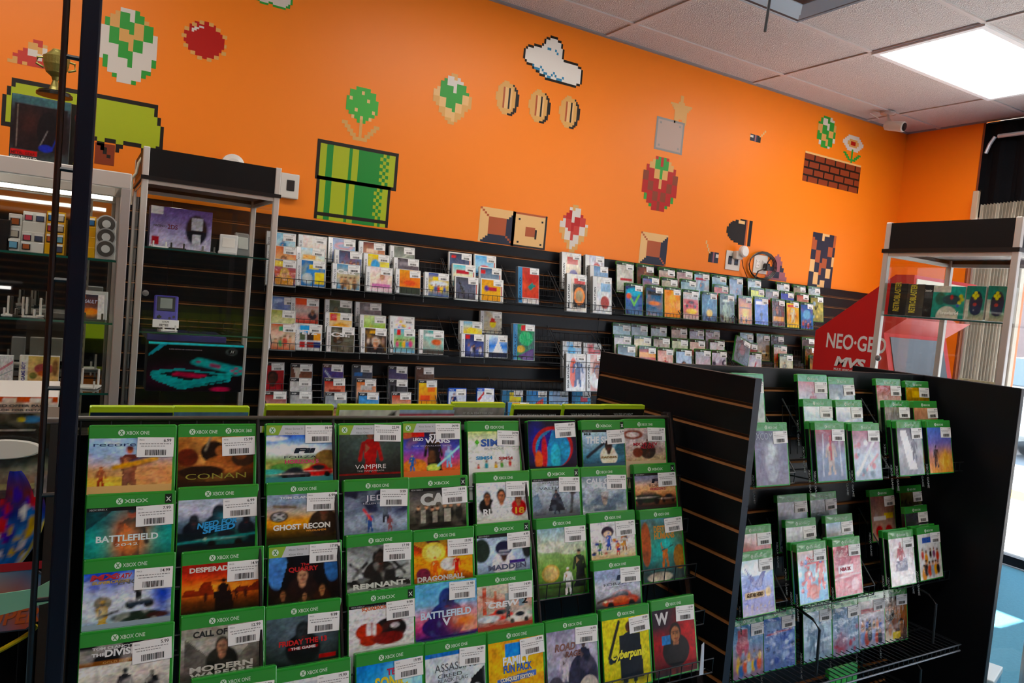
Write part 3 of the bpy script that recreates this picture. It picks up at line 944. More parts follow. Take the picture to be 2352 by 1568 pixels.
# ================================================================== TAPE DECALS ON THE ORANGE WALL
PAL = {'K': '1d1612', 'W': 'd8cfc4', 'G': '2f9a34', 'g': '3fae3c', 'L': 'a9b81c', 'l': '8fb81e', 'D': '1f8a34', 'R': 'b8160e', 'r': 'c83a2e', 'T': 'dca45a', 't': 'e8b878', 'B': '2f86ae',
       'b': '23283a', 'N': 'b0552c', 'n': '8a3a1c', 'P': '9a5a62', 'S': 'b59a8c', 's': '8d8a86', 'O': 'c7552a', 'w': 'ece6dc', '.': None}
DY = WY - .0012


def decal(name, px, py, cw, ch, rows, label, cat='wall decal', anchor='tl'):
    """rows of palette letters, each cell cw x ch metres, upper corner at the point seen at (px, py)"""
    P = at(px, py, Y=WY)
    mb = MB()
    for j, r in enumerate(rows):
        i = 0
        while i < len(r):
            k = i
            while k < len(r) and r[k] == r[i]: k += 1
            if PAL.get(r[i]):
                z1, z0 = -j * ch, -(j + 1) * ch
                c = PAL[r[i]]
                mb.quad([(i * cw, 0, z0), (k * cw, 0, z0), (k * cw, 0, z1), (i * cw, 0, z1)], c, 'vinyl_decal')
            i = k
    o = mb.obj(name, loc=(P.x, DY, P.z))
    return tag(o, label, cat, 'tape decals on the orange wall')


def grid(w, h): return [['.'] * w for _ in range(h)]


def fill(g, fn, c):
    for j in range(len(g)):
        for i in range(len(g[0])):
            if fn(i + .5, j + .5): g[j][i] = c
    return g


def outline(g, c='K'):
    h, w = len(g), len(g[0])
    o = [r[:] for r in g]
    for j in range(h):
        for i in range(w):
            if g[j][i] == '.': continue
            for a, b in ((1, 0), (-1, 0), (0, 1), (0, -1)):
                y, x = j + b, i + a
                if not (0 <= y < h and 0 <= x < w) or g[y][x] == '.': o[j][i] = c; break
    return o


def E_(cx, cy, rx, ry): return lambda x, y: ((x - cx) / rx) ** 2 + ((y - cy) / ry) ** 2 <= 1


def dim(p, q, nx, ny):
    A, B = at(*p, Y=WY), at(*q, Y=WY)
    return (B.x - A.x) / nx, (A.z - B.z) / ny


# long lime bush shape with a black edge
g = grid(44, 14)
fill(g, lambda x, y: 1.2 < x < 43 and 0 < y < 14 and not (x < 3 and y < 2) and not (x < 2 and (y < 4 or y > 11)) and not (x > 41 and y < 3) and not (x > 42 and y < 5), 'L')
for i in range(44):
    d = int(2.2 + 1.8 * math.sin(i * .62) + (1 if i > 38 else 0))
    if 26 < i < 30 or 34 < i < 37: d = 3
    for j in range(14 - max(0, min(3, d)), 14): g[j][i] = '.'
g = outline(g)
A, B = at(0, 172, Y=WY), at(386, 300, Y=WY)
decal('bush_decal', -2, 172, (B.x - A.x) / 44, .0175, g, 'long lime green bush shaped decal with black stepped outline')
g = grid(6, 6); fill(g, lambda x, y: x > 1, 'n'); g[1][3] = 'K'; g[2][3] = 'K'; g[3][4] = 'K'
decal('block_decal', 210, 325, .0145, .0145, g, 'small rust brown square decal below the lime bush decal')
# plain stand-in patches: rows of coloured squares
def patch(w, h, cols, seed, shape='o'):
    r = random.Random(seed)
    g = grid(w, h)
    for j in range(h):
        for i in range(w):
            x, y = (i + .5) / w * 2 - 1, (j + .5) / h * 2 - 1
            ok = {'o': x * x + y * y < 1.02, 'd': abs(x) + abs(y) < 1.15, 'r': True, 't': abs(x) < (y + 1.15) / 2}[shape]
            if ok:
                k = int((abs(x) + (y + 1) * .9) * len(cols) * .55 + (i % 2) * .5) % len(cols)
                g[j][i] = cols[k]
    return g


A = dim((232, 5), (355, 205), 12, 18)
decal('pixel_patch_decal', 232, 5, A[0], A[1], patch(12, 18, 'WGTGW', 1, 'o'), 'tall oval decal of green, white and tan squares above the lime bush decal')
A = dim((20, 75), (150, 165), 12, 8)
decal('pixel_patch_decal', 20, 78, A[0], A[1], patch(12, 8, 'rTWr', 2, 't'), 'red, tan and white stepped triangle decal behind the boxed figure')
# red ball with tan dots
g = grid(19, 22); fill(g, E_(9.5, 11, 8.4, 9.8), 'R')
for k in range(14):
    a = k * 6.2832 / 14
    x, y = int(9.5 + 8.6 * math.cos(a)), int(11 + 10 * math.sin(a))
    for b in (0, 1):
        for c_ in (0, 1):
            if 0 <= y + b < 22 and 0 <= x + c_ < 19: g[y + b][x + c_] = 'T'
for x, y in ((5, 5), (6, 5), (4, 6), (5, 6), (4, 7), (7, 4), (8, 4)): g[y][x] = 'W'
A = dim((420, 42), (518, 150), 19, 22)
decal('ball_decal', 420, 32, A[0], A[1] * 1.12, g, 'round red ball decal ringed with tan squares')
# white cloud cut by the picture's top edge, green outline
g = grid(20, 14); fill(g, E_(6, 7, 6, 6), 'W'); fill(g, E_(13, 7, 6.5, 6.4), 'W'); g = outline(g, 'G')
A = dim((580, -50), (675, 45), 20, 14)
decal('cloud_decal', 580, -62, A[0], A[1] * 1.0, g, 'white cloud decal with a green outline near the ceiling')
# striped green block (two stacked panels)
g = grid(26, 11)
fill(g, lambda x, y: True, 'L'); fill(g, lambda x, y: 3 < x < 5, 'D'); fill(g, lambda x, y: 10 < x < 11, 'D'); fill(g, lambda x, y: 12.5 < x < 20.5, 'D')
for j in range(11):
    for i in (20, 21, 22):
        if (i + j) % 2: g[j][i] = 'D'
g = outline(g)
A = dim((730, 318), (910, 430), 26, 11)
decal('striped_panel_decal', 730, 318, A[0], .0172, g, 'green striped rectangular decal with black border, upper of two stacked')
A = dim((733, 408), (900, 525), 26, 12)
g2 = [r[:] for r in g] + [g[5][:]]
decal('striped_panel_decal', 728, 402, A[0] * .97, .0172, g2, 'green striped rectangular decal with black border, standing on the slatwall top')
# round green seed head on a leafed stem
g = grid(15, 15)
fill(g, E_(7.5, 4.8, 5.6, 4.8), 'g')
for x, y in ((3, 3), (5, 6), (9, 3), (11, 6), (7, 1), (7, 8), (4, 8), (10, 8)): g[y][x] = 't'
fill(g, lambda x, y: 7 < x < 8 and y > 9, 'T')
for k in range(5): g[10 + k // 1 if 10 + k < 15 else 14][1 + k] = 'T'; g[min(14, 10 + k)][13 - k] = 'T'; g[min(14, 10 + k)][2 + k] = 'T'; g[min(14, 10 + k)][12 - k] = 'T'
A = dim((785, 190), (875, 330), 15, 15)
decal('flower_decal', 785, 190, A[0], .0172, g, 'green dotted flower decal on a tan stem above the striped panels')
A = dim((1000, 160), (1078, 297), 12, 16)
decal('pixel_patch_decal', 1000, 158, A[0], A[1], patch(12, 16, 'TWGGt', 3, 'd'), 'diamond decal of green, white and tan squares between the flower and coin decals')
# three coins
for k, (px, py) in enumerate(((1142, 180), (1217, 200), (1287, 215))):
    g = grid(13, 16)
    fill(g, E_(7.5, 8.4, 5.4, 7.8), 'K'); fill(g, E_(5.8, 8, 5.4, 7.9), 'T')
    fill(g, lambda x, y: 4 < x < 9 and 3 < y < 13, 't'); fill(g, lambda x, y: 4 < x < 5 and 3 < y < 13, 'N'); fill(g, lambda x, y: 7 < x < 8 and 3 < y < 13, 'K')
    decal('coin_decal', px, py, .0112, .0112, g, ['tan oval coin decal, first of three beside the diamond decal', 'tan oval coin decal, middle one of three', 'tan oval coin decal, last of three below the blue and white cloud'][k])
# pointed white cloud with blue accents
g = grid(34, 20)
fill(g, E_(16, 7, 6, 7), 'w'); fill(g, E_(9, 10, 8, 5), 'w'); fill(g, E_(20, 13, 13, 5.5), 'w'); fill(g, E_(28, 13, 5.5, 5), 'w')
g = outline(g)
for x, y in ((6, 13), (7, 14), (8, 14), (9, 14), (10, 13), (11, 14), (12, 15), (13, 15), (14, 16), (15, 16), (16, 15), (17, 14), (18, 15), (19, 16), (20, 16), (21, 16), (22, 15), (13, 5), (14, 5), (17, 5), (18, 6)): g[y][x] = 'B'
A = dim((1205, 55), (1342, 187), 34, 20)
decal('cloud_decal', 1203, 62, A[0], .0137, g, 'white cloud decal with blue squares and a black outline')
# star
g = grid(16, 15)
pts = [(8 + (8 if k % 2 == 0 else 3.6) * math.sin(k * math.pi / 5), 8 - (8 if k % 2 == 0 else 3.6) * math.cos(k * math.pi / 5)) for k in range(10)]
def inpoly(x, y):
    c = False
    for i in range(10):
        (x1, y1), (x2, y2) = pts[i], pts[i - 1]
        if (y1 > y) != (y2 > y) and x < (x2 - x1) * (y - y1) / (y2 - y1) + x1: c = not c
    return c
fill(g, inpoly, 'T')
decal('star_decal', 1540, 207, .0128, .0135, g, 'plain tan star decal above the grey square decal')
g = grid(16, 16); fill(g, lambda x, y: True, 's'); fill(g, lambda x, y: 1 < x < 15 and 1 < y < 15, 'S')
for x, y in ((2, 2), (13, 2), (2, 13), (13, 13)): g[y][x] = 's'
A = dim((1507, 266), (1566, 345), 16, 16)
decal('square_decal', 1509, 266, A[0] * .98, .0125, g, 'grey square decal with corner dots under the star')
A = dim((1478, 350), (1556, 485), 13, 17)
decal('pixel_patch_decal', 1482, 352, A[0] * .88, .0195, patch(13, 17, 'RGTRn', 5, 'o'), 'tall oval decal of red, green and tan squares under the grey square')
# two hammers
def hammer(): 
    g = grid(12, 14)
    fill(g, lambda x, y: 4 < x < 11 and 6 < y < 12, 'b'); fill(g, lambda x, y: 4 < x < 6 and 6 < y < 12, 'K'); fill(g, lambda x, y: 7 < x < 8 and 6 < y < 12, 'P'); fill(g, lambda x, y: 9 < x < 11 and 7 < y < 9, 'W')
    for k in range(7): g[k][1 + k // 2] = 't'
    return g
decal('hammer_decal', 1618, 551, .0128, .0115, hammer(), 'small dark hammer decal above the white outlet plate')
decal('hammer_decal', 1722, 290, .0145, .0075, [r[::-1] for r in hammer()], 'small dark hammer decal high between the square and brick decals')
# brick ledge
g = grid(44, 16); fill(g, lambda x, y: True, 'n')
fill(g, lambda x, y: y < 1, 't')
for j in range(1, 16):
    for i in range(44):
        if (j - 1) % 4 == 3 or (i + (4 if ((j - 1) // 4) % 2 else 0)) % 8 == 7: g[j][i] = 'K'
A = dim((1850, 346), (1973, 420), 44, 16)
decal('brick_ledge_decal', 1850, 346, A[0], .0131, g, 'brown brick ledge decal near the room corner')
A = dim((1884, 262), (1916, 352), 8, 14)
decal('pixel_patch_decal', 1882, 262, A[0], .0158, patch(8, 14, 'GWGT', 8, 'o'), 'narrow oval decal of green and white squares standing on the brick ledge')
g = grid(13, 14)
fill(g, E_(6.5, 4, 6.2, 4), 'W'); fill(g, E_(6.5, 4, 3.6, 2.2), 'T'); fill(g, lambda x, y: 5 < x < 8 and 3 < y < 5, 'R'); fill(g, lambda x, y: 6 < x < 7 and y > 7, 'G')
for k in range(4):
    for d in (0, 1): g[9 + k][1 + k + d] = 'G'; g[9 + k][11 - k - d + 0] = 'G'
decal('flower_decal', 1938, 305, .0185, .0142, g, 'small white and red flower decal on the brick ledge')
# bevelled tan blocks
def block(seam='N'):
    g = grid(16, 16)
    for j in range(16):
        for i in range(16):
            if 4 <= i < 12 and 4 <= j < 12: c = 'N'
            elif j < 4 and j <= i <= 15 - j: c = 't'
            elif i < 4 and i <= j <= 15 - i: c = 't'
            else: c = 'b'
            if j < 4 and i > 15 - j: c = 'b'
            if i == j and (i < 4 or i > 11): c = 'N'
            g[j][i] = c
    return g
A = dim((1103, 473), (1178, 560), 16, 16)
decal('framed_block_decal', 1104, 473, A[0], .0118, block(), 'framed square decal with a rust centre standing on the slatwall, beside the tan square')
A = dim((1474, 531), (1530, 600), 16, 16)
decal('framed_block_decal', 1473, 531, A[0], .0121, block(), 'framed square decal with a rust centre above the green trimmed cases')
g = grid(18, 18); fill(g, lambda x, y: True, 'N'); fill(g, lambda x, y: 1 < x and y > 1, 't'); fill(g, lambda x, y: x > 17 or y > 17, 'K')
for x, y in ((3, 3), (15, 3), (3, 15), (15, 15)): g[y][x] = 'K'
fill(g, lambda x, y: 7 < x < 12 and 7 < y < 12, 'N'); fill(g, lambda x, y: 12 < x < 13 and 8 < y < 13, 'K')
A = dim((1177, 485), (1249, 572), 18, 18)
decal('tan_square_decal', 1179, 485, A[0], .0106, g, 'tan square decal with dark corner dots and a brown centre')
A = dim((1290, 465), (1345, 575), 10, 16)
decal('pixel_patch_decal', 1290, 465, A[0], .0172, patch(10, 16, 'TWRrW', 10, 'd'), 'diamond decal of red, tan and white squares above the slatwall')
g = grid(17, 16)
fill(g, lambda x, y: ((x - 12) / 12) ** 2 + ((y - 8) / 8) ** 2 < 1 and x < 12, 'K'); fill(g, lambda x, y: 12 < x < 13, 'N'); fill(g, lambda x, y: 14 < x < 16, 'K'); fill(g, lambda x, y: 7 < x < 11 and 1 < y < 3, 't')
decal('half_disc_decal', 1672, 497, .0148, .0108, g, 'black half disc decal with a rust stripe above the wall outlets')
A = dim((1763, 580), (1806, 642), 11, 12)
decal('pixel_patch_decal', 1763, 580, A[0], .0152, patch(11, 12, 'PPPb', 12, 't'), 'mauve stepped triangle decal beside the coiled black cable')
A = dim((1862, 532), (1912, 655), 10, 22)
decal('pixel_patch_decal', 1868, 532, A[0] * .85, .0178, patch(10, 22, 'tbbNb', 13, 'r'), 'tall dark and tan chequered strip decal above the last green cases')

# ================================================================== WALL OUTLETS AND SENSORS
def plate(px, py, w, h, label, name='outlet_plate', black=False):
    P = at(px, py, Y=WY)
    t = empty(name, (P.x, WY - .001, P.z - h))
    MB().bbox((0, -.006, 0), (w, 0, h), 'd9d3c8', 'plastic', r=.003).obj('cover_plate', t)
    for k in range(2):
        x = w * (.28 + .44 * k)
        b = MB().bbox((x - .016, -.009, h * .28), (x + .016, -.005, h * .72), '14161a' if black else 'e6e2da', 'plastic', r=.002)
        for zz in (.38, .58):
            b.box((x - .008, -.0095, h * zz), (x - .006, -.0088, h * (zz + .08)), '2a6aa0' if black else '333333')
            b.box((x + .006, -.0095, h * zz), (x + .008, -.0088, h * (zz + .08)), '2a6aa0' if black else '333333')
        b.obj('socket', t)
    return tag(t, label, 'wall outlet')


plate(1668, 574, .135, .128, 'white double outlet plate with a round plug adapter plugged in', black=True)
plate(1732, 583, .135, .128, 'white double outlet plate inside the coiled black cable loop')
P = at(1690, 570, Y=WY)
t = empty('plug_adapter', (P.x, WY - .012, P.z))
MB().bbox((-.035, -.035, -.075), (.03, 0, -.02), 'cfc8bc', 'plastic', r=.008).obj('plug_body', t)
MB().lathe([(.03, -.06), (.038, -.052), (.04, -.035), (.036, -.03)], 'e6e1d8', 'plastic', n=24, axis='y', o=(.02, 0, -.02)).obj('adapter_disc', t)
MB().tube([(.035, -.02, -.07), (.06, -.015, -.12), (.12, -.01, -.19), (.19, -.008, -.25)], .0035, '8a4a28', 'plastic').obj('cable', t)
tag(t, 'white round plug adapter with thin cable in the outlet above the slatwall', 'plug adapter')
P = at(1742, 610, Y=WY)
cb = MB()
for k in range(3):
    cb.tube([(P.x + (.125 + .006 * k) * math.cos(a * .35) + .02, WY - .012 - .006 * k, P.z + (.085 + .006 * k) * math.sin(a * .35)) for a in range(18)], .004, '1a1714', 'plastic', close=True)
cb.tube([(P.x + .09, WY - .02, P.z + .06), (P.x + .05, WY - .035, P.z + .03), (P.x + .045, WY - .03, P.z - .01), (P.x - .03, WY - .03, P.z - .04), (P.x - .05, WY - .02, P.z - .1)], .005, '1a1714', 'plastic')
cb.bbox((P.x + .03, WY - .045, P.z - .03), (P.x + .07, WY - .01, P.z + .02), '1c1a18', 'plastic', r=.008)
tag(cb.obj('power_cable'), 'coiled black power cable looped around a white outlet plate', 'cable')
P = at(652, 398, Y=WY)
t = empty('wall_box', (P.x - .02, WY, P.z - .115))
MB().bbox((0, -.03, 0), (.088, 0, .115), 'd6d0c6', 'plastic', r=.004).obj('cover_plate', t)
MB().bbox((.03, -.034, .035), (.066, -.028, .085), '141416', 'plastic', r=.003).obj('socket', t)
tag(t, 'white wall box with a dark square opening beside the lit display tower', 'wall box')
P = at(535, 358, Y=WY)
tag(MB().lathe([(.0, -.034), (.03, -.034), (.05, -.026), (.052, 0)], 'dcd8d0', 'plastic', n=28, axis='y', o=(P.x, WY, P.z - .045)).obj('wall_sensor'), 'round white sensor on the orange wall behind the lit tower header', 'sensor')
A = [at(x, y, Y=3.2) for x, y in ((326, 362), (318, 375), (313, 398), (304, 408), (303, 420), (300, 470))]
tag(MB().tube([tuple(p) for p in A], .005, 'c9bba2', 'plastic', n=8).obj('white_cable'), 'cream cable running down between the glass cabinet and the display tower', 'cable')
P = at(742, 610, Y=WY)

# ================================================================== WIRE RACKS
WC = '15171b'


def lip(mb, x0, x1, y, z, hgt=.03, step=.028, r=.0016):
    mb.tube([(x0, y, z), (x1, y, z)], r, WC, 'wire', n=5).tube([(x0, y, z + hgt), (x1, y, z + hgt)], r, WC, 'wire', n=5)
    n = max(2, int(round((x1 - x0) / step)))
    for k in range(n + 1):
        x = x0 + (x1 - x0) * k / n
        mb.tube([(x, y + .02, z - .001), (x, y, z), (x, y, z + hgt)], r * .8, WC, 'wire', n=4)


def wall_rack(x0, x1, z, label, yf, tiers=3, dy=.05, dz=.055, arm=.2, name='wire_rack', group='wire racks on the slatwall', yb=SF):
    t = empty(name, (x0, yb, z))
    w = x1 - x0
    D = yb - yf
    f = MB()
    for x in (0, w):
        f.tube([(x, -.002, arm), (x, -D, .03), (x, -D, 0), (x, -D + .02, 0), (x, -.004, -.01)], .0022, '3a3c40', 'wire', n=6)
    f.tube([(0, -.004, arm * .9), (w, -.004, arm * .9)], .002, WC, 'wire', n=5).tube([(0, -.004, -.01), (w, -.004, -.01)], .002, WC, 'wire', n=5)
    f.obj('rack_frame', t)
    for k in range(tiers):
        l = MB()
        lip(l, 0, w, -D + k * dy, k * dz)
        l.obj('pocket_rail', t)
    b = MB()
    n = int(w / .03)
    for k in range(n + 1):
        b.tube([(w * k / n, -.006, arm * .9), (w * k / n, -.03, .05)], .0013, WC, 'wire', n=4)
    b.obj('back_grid', t)
    return tag(t, label, 'wire rack', group)

# ================================================================== FRONT WIRE RACK AND ITS GREEN CASES
RX0, RX1 = .0, 1.335
t = empty('wire_display_rack', (RX0, 1.45, 0))
def rowYZ(r): return 1.415 - .0425 * r, 1.2315 - .0985 * r
fr = MB()
fr.prism([(.0, .0), (.0, 1.236), (-.075, 1.236), (-.16, 1.0), (-.27, .7), (-.42, .0)], -.022, .016, '15130f', 'laminate', axis='x')
fr.bbox((-.034, -.075, 1.236), (.014, .03, 1.246), '5a5048', 'plastic', r=.003)
fr.obj('end_upright', t)
fr = MB().tube([(RX1 + .005, .0, 1.243), (RX1 + .012, -.10, .9), (RX1 + .012, -.22, .55), (RX1 + .012, -.38, .12), (RX1 + .012, -.42, .0)], .0145, WC, 'wire', n=8)
fr.tube([(RX1 + .005, .0, 1.243), (RX1 + .005, .02, .6), (RX1 + .005, .02, .0)], .010, WC, 'wire', n=8)
fr.tube([(RX1 + .01, -.40, .05), (RX1 + .005, .02, .05)], .008, WC, 'wire', n=8)
fr.obj('end_frame', t)
top = MB()
for a, b in ((.012, .44), (.44, .865), (.865, RX1)):
    top.tube([(a, -.012, 1.2335), (b, -.012, 1.2335)], .0042, '4a4238', 'wire', n=8).tube([(a, .0, 1.229), (b, .0, 1.229)], .004, '3c3630', 'wire', n=8)
top.box((.01, -.012, 1.218), (RX1, .010, 1.2305), '1a1714', 'laminate')
top.obj('top_rail', t)
for x in (.306, .448, .873):
    d = MB()
    d.tube([(x, -.03, 1.235), (x + .0, -.075, 1.12), (x, -.15, .95), (x, -.235, .72), (x, -.36, .35), (x, -.42, .02)], .0035, WC, 'wire', n=6)
    d.obj('divider_rod', t)
for r in range(9):
    y, z = rowYZ(r)
    zb, yb = z - .171 * math.cos(.25), y - .171 * math.sin(.25) - .002
    l = MB()
    lip(l, .034, RX1, yb - 1.45, zb - .002, hgt=.034, step=.0335, r=.0018)
    l.tube([(.034, yb - 1.45 + .022, zb - .004), (RX1, yb - 1.45 + .022, zb - .004)], .0016, WC, 'wire', n=4)
    l.obj('pocket_rail', t)
bk = MB()
for k in range(30): 
    x = .02 + (RX1 - .02) * k / 29
    bk.tube([(x, -.02, 1.23), (x, -.1, .9), (x, -.24, .5), (x, -.4, .05)], .0014, WC, 'wire', n=4)
bk.obj('back_grid', t)
MB().bbox((-.03, -.44, .0), (RX1 + .02, .06, .03), '121315', 'laminate', r=.004).obj('base', t)
MB().box((.012, .012, .06), (RX1, .016, 1.2), '0d0e10', 'laminate').obj('centre_board', t)
tag(t, 'long black stepped wire display rack filled with green game cases', 'display rack')

